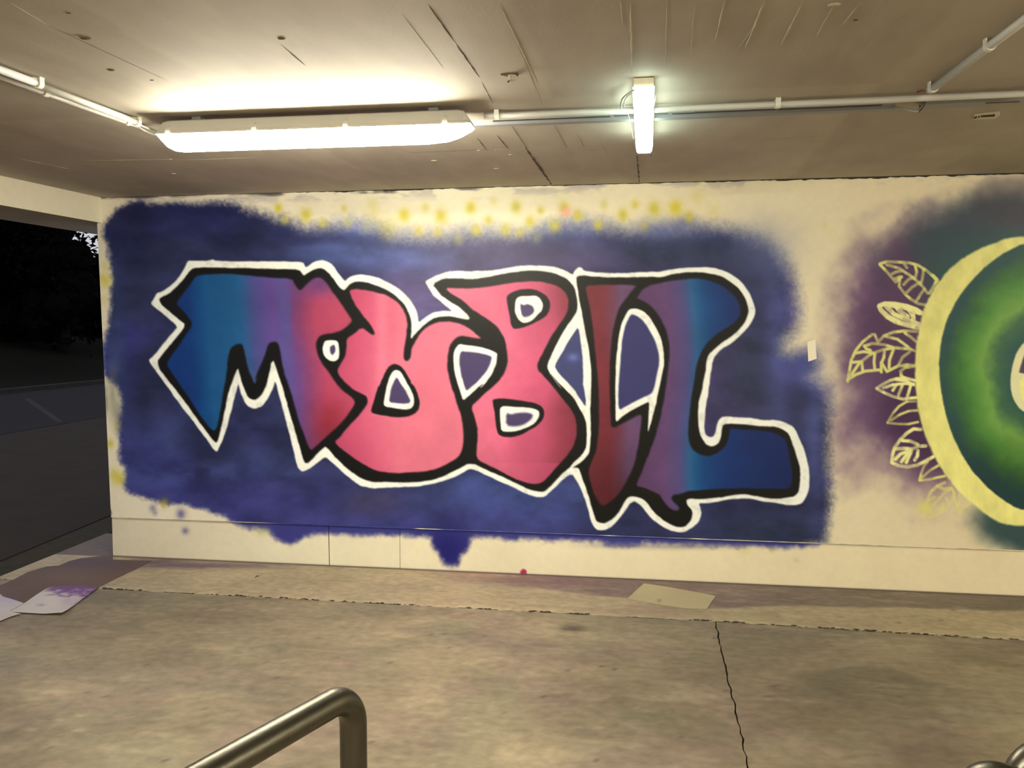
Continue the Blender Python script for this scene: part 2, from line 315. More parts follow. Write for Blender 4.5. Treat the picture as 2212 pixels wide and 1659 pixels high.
# leaves of the round mural: (points, width, fade)
LEAVES = [
 [J("540,160 620,135 760,140 880,150 980,175 1080,240 1150,300 1200,360"), J("540,170 600,230 660,300 720,370 790,310"), J("715,330 770,310 760,420 830,510 900,570 980,620 1060,635"), J("620,170 760,210 880,290 960,350 1040,430 1090,500"), J("680,275 740,250 800,240"), J("820,160 850,205"), J("945,170 965,260 945,330"), J("1045,220 1030,330 1010,400"), J("815,400 870,340 920,320"), J("850,490 910,430 1000,375"), J("960,590 1010,510 1055,450"), J("1150,290 1200,340 1170,400 1110,500")],
 [J("540,640 600,620 720,625 850,650 960,690 1020,730"), J("530,650 560,710 620,770 720,830 850,870 990,900"), J("610,650 700,740 830,800 940,840 1000,860"), J("550,690 650,780 780,840 920,880"), J("720,640 760,700 860,770"), J("860,670 920,750 930,820"), J("640,640 760,650 900,690 1000,730")],
 [J("165,1520 185,1400 210,1270 260,1160 340,1060 450,975"), J("480,975 515,1065 590,990 700,950 820,935 960,940"), J("165,1500 260,1440 370,1400 540,1385"), J("555,1410 555,1300 620,1405 740,1345 850,1325 950,1335"), J("210,1440 300,1310 440,1200 580,1150 720,1130 880,1145 960,1170"), J("245,1195 350,1175 460,1190"), J("360,1110 450,1080 590,1095 690,1125"), J("360,1110 380,1140 430,1160"), J("610,1000 740,1030 850,1110 900,1150"), J("830,960 900,1010 960,1060"), J("205,1300 330,1290 340,1400"), J("480,1200 470,1290 480,1380"), J("590,1160 585,1240 560,1300"), J("695,1150 650,1270 645,1360"), J("880,1180 800,1240 755,1330"), J("785,1450 780,1400 830,1360 930,1345"), J("785,1450 850,1500")],
 [K("75,100 150,50 230,10 300,-10 400,-20 520,10"), K("75,105 160,150 260,195 380,225 550,205"), K("150,95 260,60 390,45 500,50"), K("300,60 260,125"), K("375,55 325,180"), K("470,55 420,225"), K("300,0 400,10 500,60")],
 [K("200,495 260,390 330,310 420,255 520,250"), K("200,500 320,512 440,515 550,490"), K("240,470 350,400 440,365 540,355")],
 [K("580,575 500,570 420,620 340,700 280,790 255,870 250,960"), K("250,960 320,995 430,1010 540,990 640,940 730,890"), K("290,920 350,860 450,820 550,770 640,765"), K("370,705 460,710 550,750"), K("300,800 390,795 470,800"), K("360,950 410,880 460,830"), K("415,960 450,880 475,830"), K("550,820 545,880 515,930")],
 [K("570,1160 590,1080 620,1000 660,950"), K("570,1165 680,1155 780,1130 860,1115"), K("600,1130 690,1050 790,990")],
 [K("860,1190 780,1225 700,1300 660,1390 630,1480 610,1580"), K("940,1255 970,1310 950,1400 890,1480 800,1550 700,1590"), K("730,1450 800,1370 870,1300 940,1260"), K("770,1230 850,1265 920,1255"), K("670,1390 740,1360"), K("880,1370 900,1430"), K("850,1440 820,1510")],
 [K("960,1290 980,1400 1030,1540"), K("1030,1540 1080,1480 1160,1430"), K("1035,1300 1030,1400 1020,1460")],
]
LEAF_W = [6.0, 9.5, 6.0, 6.2, 4.8, 7.0, 5.2, 6.4, 5.0]

class Canvas:
    def __init__(s, V):
        s.u, s.v = project(V)
        s.n = len(V)
        s.c = np.zeros((s.n, 3)); s.id = np.zeros(s.n, dtype=np.int32)
    def region(s, pts, margin):
        p = np.array(pts)
        return np.nonzero((s.u > p[:, 0].min()-margin) & (s.u < p[:, 0].max()+margin) & (s.v > p[:, 1].min()-margin) & (s.v < p[:, 1].max()+margin))[0]
    def sdf(s, poly, margin, jit=0.0, k=0, js=14):
        """signed distance, positive inside"""
        idx = s.region(poly, margin)
        u = s.u[idx]; v = s.v[idx]
        if jit:
            u = u + (fbm(s.u[idx], s.v[idx], js, k) - .5) * 2 * jit; v = v + (fbm(s.u[idx]+300, s.v[idx], js, k+2) - .5) * 2 * jit
        d2 = np.full(len(idx), 1e12); ins = np.zeros(len(idx), bool)
        n = len(poly)
        for i in range(n):
            ax, ay = poly[i]; bx, by = poly[(i+1) % n]
            ex, ey = bx-ax, by-ay; L = ex*ex+ey*ey + 1e-9
            wx = u-ax; wy = v-ay
            t = np.clip((wx*ex+wy*ey)/L, 0, 1)
            dx = wx-t*ex; dy = wy-t*ey
            np.minimum(d2, dx*dx+dy*dy, out=d2)
            if ay != by:
                c = ((ay > v) != (by > v)) & (u < ex*(v-ay)/(by-ay)+ax)
                ins ^= c
        d = np.sqrt(d2)
        return idx, np.where(ins, d, -d)
    def line(s, pts, margin):
        idx = s.region(pts, margin); u = s.u[idx]; v = s.v[idx]
        d2 = np.full(len(idx), 1e12)
        for (ax, ay), (bx, by) in zip(pts, pts[1:]):
            ex, ey = bx-ax, by-ay; L = ex*ex+ey*ey+1e-9
            t = np.clip(((u-ax)*ex+(v-ay)*ey)/L, 0, 1)
            d2 = np.minimum(d2, (u-ax-t*ex)**2+(v-ay-t*ey)**2)
        return idx, np.sqrt(d2)
    def lay(s, idx, a, colour, ident=None, thr=.5):
        c = np.asarray(colour, float)
        if c.ndim == 1: c = c[None, :]
        a = np.clip(a, 0, 1)
        s.c[idx] = s.c[idx]*(1-a[:, None]) + c*a[:, None]
        if ident is not None: s.id[idx[a > thr]] = ident
    def poly(s, pts, colour, ident=None, soft=1.8, jit=1.0, k=0, grow=0.0, opacity=1.0):
        idx, d = s.sdf(chaikin(pts), 14+soft*2, jit, k)
        a = sstep(-soft, soft, d + grow) * opacity
        c = colour(s.u[idx], s.v[idx]) if callable(colour) else colour
        s.lay(idx, a, c, ident)
    def blob(s, x, y, rx, ry, colour, op=1.0, power=1.6, ident=None, rag=.25, k=0):
        idx = np.nonzero((abs(s.u-x) < rx*2.2) & (abs(s.v-y) < ry*2.2))[0]
        if len(idx) == 0: return
        u = s.u[idx]; v = s.v[idx]
        r = np.sqrt(((u-x)/rx)**2+((v-y)/ry)**2) + (fbm(u, v, max(rx, ry)*.8, k)-.5)*2*rag
        s.lay(idx, op*np.exp(-np.clip(r, 0, 9)**(2*power)*.9), colour, ident)
def ramp(stops):
    xs = [t[0] for t in stops]; cs = np.array([t[1] for t in stops], float)
    def f(x):
        return np.stack([np.interp(x, xs, cs[:, i]) for i in range(3)], -1)
    return f

ID = dict(wall=0, patch=1, white=2, black=3, M=4, O=5, B=6, I=7, L=8, haze=9, crescent=10, disc=11, pupil=12, leaf=20, dot=40)
def paint_mural(cv):
    u, v = cv.u, cv.v
    n1 = fbm(u, v, 260, 1); n2 = fbm(u, v, 60, 3)
    cream = ramp([(0, (214, 200, 166)), (600, (222, 208, 172)), (1100, (226, 212, 170)), (1700, (216, 200, 158)), (2300, (206, 186, 142))])(u)
    cv.c[:] = cream * (1 + (n1-.5)[:, None]*.05 + (n2-.5)[:, None]*.025)
    allv = np.arange(cv.n)
    # patchy darkening towards the ceiling joint and the worn corner
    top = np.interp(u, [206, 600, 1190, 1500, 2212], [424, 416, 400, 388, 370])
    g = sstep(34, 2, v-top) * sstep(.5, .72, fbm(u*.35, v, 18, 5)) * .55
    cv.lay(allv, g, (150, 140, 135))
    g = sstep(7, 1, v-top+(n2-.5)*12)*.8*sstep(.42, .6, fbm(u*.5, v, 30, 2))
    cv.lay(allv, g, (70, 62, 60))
    # ---- round mural haze (right)
    hz = fbm(u, v, 90, 4); hf = fbm(u, v, 22, 6)
    def haze(x, y, rx, ry, c, op, k):
        r = np.sqrt(((u-x)/rx)**2+((v-y)/ry)**2) + (fbm(u, v, 120, k)-.5)*.5 + (hf-.5)*.10
        a = sstep(1.15, .62, r)*op
        cv.lay(allv, a, c, ID['haze'], .55)
    haze(2015, 775, 250, 345, (98, 70, 98), .97, 1)
    haze(2150, 560, 270, 160, (52, 62, 66), .96, 2)
    haze(2050, 740, 215, 270, (76, 50, 76), .94, 3)
    haze(2080, 540, 130, 70, (44, 68, 66), .7, 5)
    haze(2185, 620, 200, 130, (40, 74, 66), .7, 5)
    haze(2040, 880, 150, 150, (62, 40, 64), .75, 6)
    haze(2250, 1130, 175, 90, (44, 66, 64), .95, 3)
    haze(2230, 430, 150, 60, (62, 54, 62), .5, 4)
    # ---- blue background patch
    dk = np.array([40, 42, 78.]); md = np.array([58, 62, 112.]); lt = np.array([84, 96, 146.]); nv = np.array([50, 50, 112.]); pu = np.array([74, 64, 96.])
    idx, d = cv.sdf(chaikin(PATCH), 70, 5.0, 3, 16)
    uu = u[idx]; vv = v[idx]
    q1 = fbm(uu, vv, 150, 2); q2 = fbm(uu, vv*1.6, 60, 5)
    c = np.ones((len(idx), 3))*md
    def mix(c, t, a): return c*(1-a[:, None]) + t*a[:, None]
    def gb(x, y, rx, ry): return np.exp(-(((uu-x)/rx)**2+((vv-y)/ry)**2))
    c = mix(c, nv, sstep(.42, .60, q1)*.7)
    c = mix(c, dk*.95, np.clip(gb(390, 490, 200, 70)*1.5, 0, .95))
    c = mix(c, dk*.95, np.clip(gb(280, 560, 60, 120)*1.1, 0, .8))
    edge = sstep(95, 15, d)
    # periwinkle along the top edge, navy along the lower edge
    c = mix(c, lt, np.clip(sstep(66, 16, vv-515+(q1-.5)*30)*sstep(640, 760, uu)*sstep(1560, 1180, uu)*1.0, 0, 1)*.85)
    c = mix(c, (60, 72, 118), np.clip(sstep(70, 10, vv-520)*sstep(1180, 1420, uu), 0, 1)*.6)
    # dark spray halo hugging the lettering
    i2, dw = cv.sdf(WHITE_OUT, 150)
    dist = np.full(cv.n, 999.0); dist[i2] = -dw
    dl = dist[idx]
    c = mix(c, (44, 47, 74), sstep(120, 15, dl + (q1-.5)*130)*.9)
    c = mix(c, pu, np.clip(gb(1120, 565, 260, 45)*1.1 + gb(900, 640, 90, 70), 0, .8))
    c = mix(c, (98, 84, 128), np.clip(gb(905, 640, 60, 50), 0, .5))
    c = mix(c, (62, 72, 116), np.clip(gb(420, 1030, 210, 26)*sstep(.3, .6, q2)*.9 + gb(560, 1010, 60, 40)*.7 + gb(370, 950, 40, 60)*.6, 0, .65))
    c = mix(c, (76, 88, 136), np.clip(gb(700, 545, 100, 22)*.9 + gb(860, 560, 120, 30)*.7, 0, .7))
    c = mix(c, (58, 58, 112), np.clip(gb(500, 1090, 330, 60)*.9, 0, .75))
    c = mix(c, (64, 76, 128), np.clip(gb(1080, 1070, 150, 60) + gb(1180, 1090, 100, 60)*.7, 0, .75))
    c = mix(c, (56, 58, 110), np.clip(gb(1000, 1130, 300, 30)*.9, 0, .7))
    c = mix(c, (66, 60, 84), np.clip(gb(800, 1085, 60, 25)*.9, 0, .6))
    c = mix(c, (64, 58, 92), np.clip(gb(1560, 830, 90, 120)*1.1, 0, .8))
    c = mix(c, (44, 50, 72), np.clip(gb(1620, 800, 50, 90)*.9 + gb(1650, 1150, 130, 35)*1.2 + gb(1500, 545, 160, 30)*.9, 0, .85))
    c = mix(c, (68, 74, 122), np.clip(gb(1680, 750, 26, 130)*.9 + gb(1760, 960, 22, 150)*.8, 0, .8))
    c = mix(c, (52, 62, 96), np.clip(gb(250, 760, 22, 150)*.9, 0, .8))
    c = mix(c, (34, 34, 88), np.clip(gb(965, 1185, 45, 45)*1.3 + gb(610, 1160, 60, 16), 0, .9))
    c = c*(1+(q2-.5)[:, None]*.5)*np.array([1, .99, .95])
    c = c*1.0
    # edge softness: crisp at the left and below, misty along the top and right
    soft = np.interp(uu, [200, 450, 620, 900, 1500, 2200], [9, 11, 24, 36, 34, 24])
    soft = np.where(vv > 900, np.where(uu > 1700, 20, 8), soft)
    shift = np.where((vv < 620) & (uu > 600), 10, 0)
    a = sstep(-soft*1.5, soft*.5, d + shift*.4 + (fbm(uu, vv, 5, 1)-.5)*np.minimum(soft, 16)*.9 + (q1-.5)*soft*.8)
    cv.lay(idx, a, c, ID['patch'], .5)
    for x, y, r, o in NAVY_DOTS: cv.blob(x, y, r, r*1.2, (84, 78, 118), o, 1, None, .1)
    # misty extra of the upper edge
    cv.blob(1650, 545, 60, 70, (90, 98, 130), .5, 1, None, .3, 2)
    cv.blob(1735, 790, 30, 26, (66, 74, 122), .8, 1, None, .2, 3)
    cv.blob(1440, 500, 60, 22, (96, 104, 140), .55, 1, None, .3, 5)
    cv.blob(1480, 480, 22, 14, (80, 84, 130), .5, 1, None, .3, 5)
    for k, (x, y, r, o) in enumerate(DOTS):
        cv.blob(x, y, r*.95, r*1.15, (190, 176, 62) if k % 3 else (198, 180, 50), o*.92, 1.0, ID['dot']+k if o >= .55 else None, .14, k)
    cv.blob(1222, 458, 10, 10, (226, 150, 130), .8, 1, None, .1)
    # worn green-grey drips at the left corner
    for (x, y, rx, ry) in [(226, 845, 4, 16), (229, 872, 4, 20), (243, 850, 10, 45), (252, 900, 7, 30)]:
        cv.blob(x, y, rx, ry, (120, 118, 96), .6, 1, None, .5, 4)
    cv.blob(237, 1108, 5, 9, (120, 112, 92), .9, 3, None, .1)
    # ---- lettering
    whitep = lambda a, b: np.array([234, 230, 206.]) * (1 - .07*sstep(.55, .75, fbm(a, b, 18, 2)))[:, None] * (1 + (fbm(a, b, 40, 6)-.5)[:, None]*.06)
    blackp = lambda a, b: np.array([26, 24, 22.]) + 0*a[:, None]
    cv.poly(WHITE_OUT, whitep, ID['white'], 2.2, 1.3, 1)
    cv.blob(1745, 1065, 24, 40, (226, 222, 200), .0)
    cv.poly(BLACK_OUT, blackp, ID['black'], 2.2, 1.3, 2)
    fm = ramp([(340, (14, 48, 98)), (410, (20, 54, 104)), (450, (32, 78, 118)), (520, (36, 82, 118)), (550, (70, 72, 118)), (590, (90, 66, 120)), (615, (84, 74, 122)), (640, (98, 64, 110)), (668, (128, 60, 90)), (700, (168, 66, 88)), (800, (172, 70, 86))])
    def fM(a, b):
        c = fm(a + (b-700)*-.06 + 18*np.exp(-((b-690)/70)**2)*(a > 630))
        low = np.exp(-(((a-712)/38)**2+((b-915)/55)**2))[:, None]
        c = c*(1-low*.75)+np.array([118, 36, 42.])*low*.75
        t = np.exp(-(((a-690)/45)**2+((b-612)/28)**2))[:, None]
        c = c*(1-t*.8)+np.array([84, 58, 100.])*t*.8
        return c*(1+(fbm(a, b, 60, 3)-.5)[:, None]*.22)
    cv.poly(FILL_M, fM, ID['M'], 3.2, 1.2, 3)
    fo = ramp([(720, (170, 68, 90)), (760, (186, 76, 98)), (820, (202, 94, 112)), (860, (208, 106, 118)), (1000, (210, 108, 120))])
    def fO(a, b):
        c = fo(a + 12*np.sin(b/60))
        t = np.exp(-(((a-825)/14)**2))[:, None]*.5*(b < 900)[:, None]
        c = c*(1-t)+np.array([220, 122, 132.])*t
        e = (sstep(960, 1000, b)*sstep(860, 760, a))[:, None]
        return (c*(1-e*.25)+np.array([190, 70, 100.])*e*.25)*(1+(fbm(a, b, 70, 5)-.5)[:, None]*.10)
    cv.poly(FILL_O, fO, ID['O'], 2.8, 1.2, 4)
    fb = ramp([(960, (212, 108, 122)), (1060, (208, 100, 118)), (1120, (196, 86, 108)), (1170, (180, 76, 98)), (1210, (140, 58, 70)), (1260, (118, 48, 58))])
    def fB(a, b):
        c = fb(a - 40*np.exp(-((b-760)/80)**2) - 20*(b > 1000))
        lo = sstep(930, 1060, b)[:, None]
        return (c*(1-.12*lo))*(1+(fbm(a, b, 60, 6)-.5)[:, None]*.16)
    cv.poly(FILL_B, fB, ID['B'], 2.6, 1.2, 5)
    fi = ramp([(1260, (112, 48, 50)), (1310, (108, 44, 50)), (1332, (104, 56, 70)), (1352, (100, 70, 96)), (1380, (96, 68, 96))])
    cv.poly(FILL_I, lambda a, b: fi(a - .05*(b-800)+6*np.sin(b/50))*(1-.22*sstep(900, 1080, b))[:, None]*(1+(fbm(a, b, 50, 1)-.5)[:, None]*.2), ID['I'], 3.2, 1.2, 6)
    fl = ramp([(1380, (84, 56, 84)), (1440, (92, 64, 96)), (1478, (76, 70, 110)), (1498, (42, 86, 122)), (1530, (20, 62, 106)), (1580, (12, 46, 90)), (1700, (10, 38, 78))])
    cv.poly(FILL_L, lambda a, b: fl(a + 8*np.sin(b/70))*(1+(fbm(a, b, 60, 2)-.5)[:, None]*.16), ID['L'], 3.2, 1.2, 7)
    cv.poly(SEP, whitep, ID['white'], 1.8, 1.0, 2)
    cv.poly(SEP_IN, lambda a, b: np.array([62, 64, 98.]) + np.exp(-(((a-1238)/12)**2+((b-772)/9)**2))[:, None]*np.array([34, 36, 50.]), ID['patch'], 2.0, 1.0, 3)
    for i, (bk, wh, inn) in enumerate(HOLES):
        if bk: cv.poly(bk, blackp, ID['black'], 2.2, 1.0, i)
        cv.poly(wh, whitep, ID['white'], 1.9, .9, i+1)
        cv.poly(inn, (72, 60, 88) if i < 5 else (58, 56, 92), ID['patch'], 2.4 if i != 4 else 3.5, 1.0, i+2)
    # ---- round mural figure
    out = G("1062,128 1000,130 900,165 800,215 720,280 668,340 625,420 600,500 580,600 572,700 575,800 585,900 610,1000 650,1090 700,1180 770,1270 850,1340 930,1400 1000,1422 1090,1425 1250,1390 1400,1300 1500,1150 1560,950 1570,720 1540,500 1450,300 1300,180 1180,135")
    inn = G("1062,155 980,195 900,250 820,330 760,410 715,500 690,600 680,700 688,800 705,900 735,1000 780,1100 840,1190 920,1270 1000,1330 1062,1355 1200,1350 1350,1260 1450,1100 1490,900 1490,650 1430,400 1300,220 1180,160")
    yel = lambda a, b: np.array([212, 203, 116.])*(1+(fbm(a, b*.5, 22, 3)-.5)[:, None]*.16)*(1+.04*sstep(600, 900, b))[:, None]
    for i, lf in enumerate(LEAVES):
        w = LEAF_W[i]
        for st in lf:
            idx, dd = cv.line(st, 12)
            fade = .62 + .38*sstep(.38, .6, fbm(u[idx], v[idx], 26, i))
            if i in (7, 8): fade = fade*np.where(v[idx] > 1060, .72, 1)
            cv.lay(idx, sstep(w*.5+1.6, w*.5-1.2, dd)*fade, (208, 200, 112) if i not in (3, 5, 1) else (226, 218, 138), ID['leaf']+i, .4)
    cv.blob(2000, 1098, 16, 14, (206, 198, 104), .8, 1, ID['leaf']+7, .3)
    cv.poly(out, yel, ID['crescent'], 3.2, 2.2, 1)
    def disc(a, b):
        r = np.sqrt(((a-2265)/250)**2+((b-805)/292)**2) + (fbm(a, b, 40, 2)-.5)*.12
        f = ramp([(0, (40, 70, 66)), (.34, (38, 74, 66)), (.46, (56, 92, 62)), (.56, (104, 144, 62)), (.68, (76, 124, 50)), (.80, (52, 92, 48)), (.90, (40, 70, 64)), (1.1, (40, 66, 66))])
        lo = sstep(900, 1050, b)[:, None]
        return f(r)*(1-.18*lo)
    cv.poly(inn, disc, ID['disc'], 2.4, 1.4, 3)
    pw = G("1075,590 1045,620 1020,665 1005,730 1000,800 1012,850 1035,890 1062,912 1120,930 1180,900 1230,820 1225,700 1180,610 1120,580")
    cv.poly(pw, (214, 206, 150), ID['pupil'], 2, 1, 2)
    cv.poly(G("1080,630 1062,660 1045,710 1038,742 1200,745 1195,690 1160,640 1110,620"), (76, 60, 76), ID['pupil'], 2, 1, 2)
    cv.poly(G("1042,752 1150,750 1200,760 1190,840 1130,895 1075,890 1046,840"), (226, 218, 128), ID['pupil'], 1.5, 1, 2)
    # the odd patch of white tape colour stays bare: built as an object

STEP = 1.8
zr = at_y(1200, 1152, WALL_Y).z                # rail under the painted wall
RAIL = zr
u_r = 2300
n_c = int((u_r - 205) / STEP); n_r = int((1165 - 395) / STEP)
xl_top = at_y(207, 424, WALL_Y); xl_bot = at_y(240, 1118, WALL_Y)
xr = at_y(u_r, 800, WALL_Y).x
tt = np.linspace(0, 1, n_c)
# even spacing as seen from the pavement: closer columns to the right read larger
Lx = xr - xl_top.x
zz = np.linspace(CEIL + .004, RAIL, n_r)
def left_x(z):
    return xl_top.x + (xl_bot.x - xl_top.x) * (xl_top.z - z) / (xl_top.z - xl_bot.z)
XX = left_x(zz)[:, None] + (xr - left_x(zz))[:, None] * (tt[None, :] ** 1.0 * (1.08 - .08 * tt[None, :]))
V = np.stack([XX, np.full_like(XX, WALL_Y), np.repeat(zz[:, None], n_c, 1)], -1).reshape(-1, 3)
cv = Canvas(V)
paint_mural(cv)
A = albedo(cv.c)
Q = grid_quads(n_r, n_c)
qid = cv.id[Q].max(1) * 0 + cv.id[Q[:, 0]]
for _i in np.unique(qid):
    if (qid == _i).sum() < 12: qid[qid == _i] = 0
wall = None
def part(ids, name, parent, label=None):
    m = np.isin(qid, ids)
    if m.sum() < 12: return None
    o = grid_mesh(name, V, Q[m], A, M_WALL, parent)
    if label: o['label'] = label
    return o
wall = struct(part([0] + [ID['dot']+k for k in range(len(DOTS)) if DOTS[k][3] < .55], 'wall_front', None))
wall['label'] = 'cream painted masonry wall carrying the graffiti'
for k in range(len(DOTS)):
    if DOTS[k][3] >= .55: part([ID['dot']+k], 'spray_dot', wall)
let = empty('graffiti_lettering', (at_y(1000, 1000, WALL_Y).x, WALL_Y, RAIL), 'large spray-painted MOBIL lettering in blue and pink, outlined black and white', 'graffiti')
part([ID['patch']], 'background_patch', let, 'mottled blue and navy sprayed background')
part([ID['white']], 'outer_outline', let, 'cream white outer outline')
part([ID['black']], 'inner_outline', let, 'thick black outline')
part([ID['M']], 'letter', let, 'letter M fading from blue through purple to red')
part([ID['O']], 'letter', let, 'pink letter O')
part([ID['B']], 'letter', let, 'pink letter B with dark red right side')
part([ID['I']], 'letter', let, 'dark red letter I')
part([ID['L']], 'letter', let, 'letter L fading from purple to dark blue')
rnd = empty('round_mural', (at_y(2150, 1000, WALL_Y).x, WALL_Y, RAIL), 'round green sprayed disc with yellow ring and line-drawn leaves at right', 'graffiti')
part([ID['haze']], 'haze', rnd, 'purple and dark teal spray haze')
part([ID['crescent']], 'ring', rnd, 'pale yellow painted ring')
part([ID['disc']], 'disc', rnd, 'green disc, dark teal at its rim')
part([ID['pupil']], 'pupil', rnd, 'pale outlined centre')
for i in range(len(LEAVES)): part([ID['leaf']+i], 'leaf', rnd)

# body of the wall behind the painted face, with its end face at the left
xl0 = float(left_x(RAIL)); xl1 = float(left_x(CEIL))
bm = bmesh.new()
sec = []
WR = xr + 2.6
for y in (WALL_Y + .004, WALL_Y + .22):
    sec.append([(left_x(CEIL) , y, CEIL + .003), (xr + .001, y, CEIL + .003), (xr + .001, y, RAIL), (left_x(RAIL), y, RAIL)])
add_loft(bm, [[Vector(p) for p in s] for s in sec])
for (za, zb) in ((CEIL + .003, RAIL),):      # thin return that closes the left arris
    v = [bm.verts.new(p) for p in ((xl1, WALL_Y, za), (xl1, WALL_Y + .01, za), (xl0, WALL_Y + .01, zb), (xl0, WALL_Y, zb))]
    bm.faces.new(v)
add_box(bm, (xr, WALL_Y, RAIL), (WR, WALL_Y + .22, CEIL + .003))
o = obj('wall_body', bm, M_WHITE, wall)

# plinth below the rail, recessed, three panels with recessed joints
PY = WALL_Y + .010
bm = bmesh.new(); add_box(bm, (xl0 + .02, PY + .012, -.05), (WR, WALL_Y + .2, RAIL)); obj('plinth_core', bm, M_BLACK, wall)
xa = at_y(243, 1160, PY).x; xj1 = at_y(711, 1190, PY).x; xj2 = at_y(864, 1190, PY).x
for i, (x0, x1) in enumerate(((xa, xj1 - .0025), (xj1 + .0025, xj2 - .0015), (xj2 + .0015, xr))):
    nc = max(8, int((x1 - x0) / .0075)); nr = 44
    gx = np.linspace(x0, x1, nc); gz = np.linspace(RAIL - .003, 0.004, nr)
    P = np.stack([np.repeat(gx[None, :], nr, 0), np.full((nr, nc), PY), np.repeat(gz[:, None], nc, 1)], -1).reshape(-1, 3)
    c2 = Canvas(P)
    cr = ramp([(200, (206, 192, 156)), (700, (222, 208, 168)), (1200, (224, 208, 164)), (2300, (216, 196, 150))])(c2.u)
    c2.c[:] = cr*(1+(fbm(c2.u, c2.v, 120, 2)-.5)[:, None]*.06)
    idx, d = c2.sdf(chaikin(PATCH), 60, 5.0, 3, 16)
    vv = c2.v[idx]; uu = c2.u[idx]
    a = sstep(-14, 4, d + (fbm(uu, vv, 9, 1)-.5)*8)
    deep = np.exp(-(((uu-965)/60)**2+((vv-1190)/60)**2))[:, None]
    c2.lay(idx, a, np.array([58, 58, 112.])*(1-deep)+np.array([36, 34, 92.])*deep)
    for (x, y, rx, ry, cc, op) in [(400, 1147, 7, 7, (96, 90, 126), .75), (567, 1148, 14, 9, (190, 184, 120), .7), (1608, 1190, 12, 8, (204, 190, 110), .5), (1667, 1188, 9, 7, (200, 188, 116), .5), (1720, 1210, 6, 5, (190, 176, 140), .5), (1480, 1180, 90, 6, (120, 116, 116), .6), (1340, 1178, 60, 6, (90, 90, 120), .5)]:
        c2.blob(x, y, rx, ry, cc, op, 1, None, .2)
    c2.blob(1131, 1236, 7.4, 7.0, (170, 50, 80), 1.0, 6, None, 0)
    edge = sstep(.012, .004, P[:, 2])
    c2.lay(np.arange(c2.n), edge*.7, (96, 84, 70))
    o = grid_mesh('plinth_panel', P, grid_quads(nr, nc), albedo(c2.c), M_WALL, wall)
# drip lip: pale and paint-flecked thin metal edge under the painted face
lx0 = at_y(880, 1145, WALL_Y).x
bm = bmesh.new(); add_box(bm, (xl0 + .004, WALL_Y - .0015, RAIL - .0065), (xr, WALL_Y + .012, RAIL - .0005))
nc = 420; gx = np.linspace(xl0 + .004, WR - .4, nc)
P = []
for (y, z) in ((WALL_Y + .012, RAIL), (WALL_Y - .002, RAIL + .0005), (WALL_Y - .003, RAIL - .004), (WALL_Y + .011, RAIL - .008)):
    P.append(np.stack([gx, np.full(nc, y), np.full(nc, z)], -1))
P = np.concatenate(P); bm.free()
c2 = Canvas(P)
c2.c[:] = ramp([(200, (190, 176, 142)), (560, (150, 138, 120)), (600, (60, 60, 112)), (890, (60, 60, 112)), (905, (206, 196, 150)), (940, (200, 190, 150)), (960, (70, 70, 120)), (1290, (90, 90, 136)), (1320, (190, 182, 160)), (1340, (90, 90, 130)), (1480, (110, 110, 130)), (1500, (214, 208, 150)), (1540, (170, 164, 140)), (2300, (200, 184, 144))])(c2.u)
c2.c *= (1+(fbm(c2.u, c2.v*0, 14, 3)-.5)*.5)[:, None]
o = grid_mesh('drip_edge', P, grid_quads(4, nc), albedo(c2.c), M_WALL, wall)

# gap shadow and ragged paint edge under the ceiling, built as a black strip
random.seed(3)
def ragged_strip(pts, w0, w1, ydir, name):
    bm = bmesh.new(); rows = []
    for p in pts:
        w = random.uniform(w0, w1)
        rows.append((p, w))
    top = [bm.verts.new((p[0], p[1], p[2])) for p, w in rows]
    frt = [bm.verts.new((p[0], p[1] - .004, p[2] - w*.5)) for p, w in rows]
    bot = [bm.verts.new((p[0], p[1] + .002, p[2] - w)) for p, w in rows]
    for i in range(len(rows) - 1):
        bm.faces.new((top[i], top[i+1], frt[i+1], frt[i])); bm.faces.new((frt[i], frt[i+1], bot[i+1], bot[i]))
    return obj(name, bm, M_BLACK, wall)
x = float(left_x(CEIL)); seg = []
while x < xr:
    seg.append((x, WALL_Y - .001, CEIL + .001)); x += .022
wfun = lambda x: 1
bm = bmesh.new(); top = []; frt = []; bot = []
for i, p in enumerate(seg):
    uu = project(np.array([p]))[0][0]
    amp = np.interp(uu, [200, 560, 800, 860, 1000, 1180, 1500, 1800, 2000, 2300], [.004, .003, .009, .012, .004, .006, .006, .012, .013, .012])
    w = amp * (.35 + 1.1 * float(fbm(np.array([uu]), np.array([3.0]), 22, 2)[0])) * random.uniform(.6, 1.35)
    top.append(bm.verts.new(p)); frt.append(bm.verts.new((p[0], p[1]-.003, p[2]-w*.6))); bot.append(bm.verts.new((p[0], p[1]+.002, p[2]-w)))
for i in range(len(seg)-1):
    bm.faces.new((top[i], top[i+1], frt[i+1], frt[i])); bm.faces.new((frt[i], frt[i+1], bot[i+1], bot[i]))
obj('joint_shadow', bm, M_BLACK, wall)

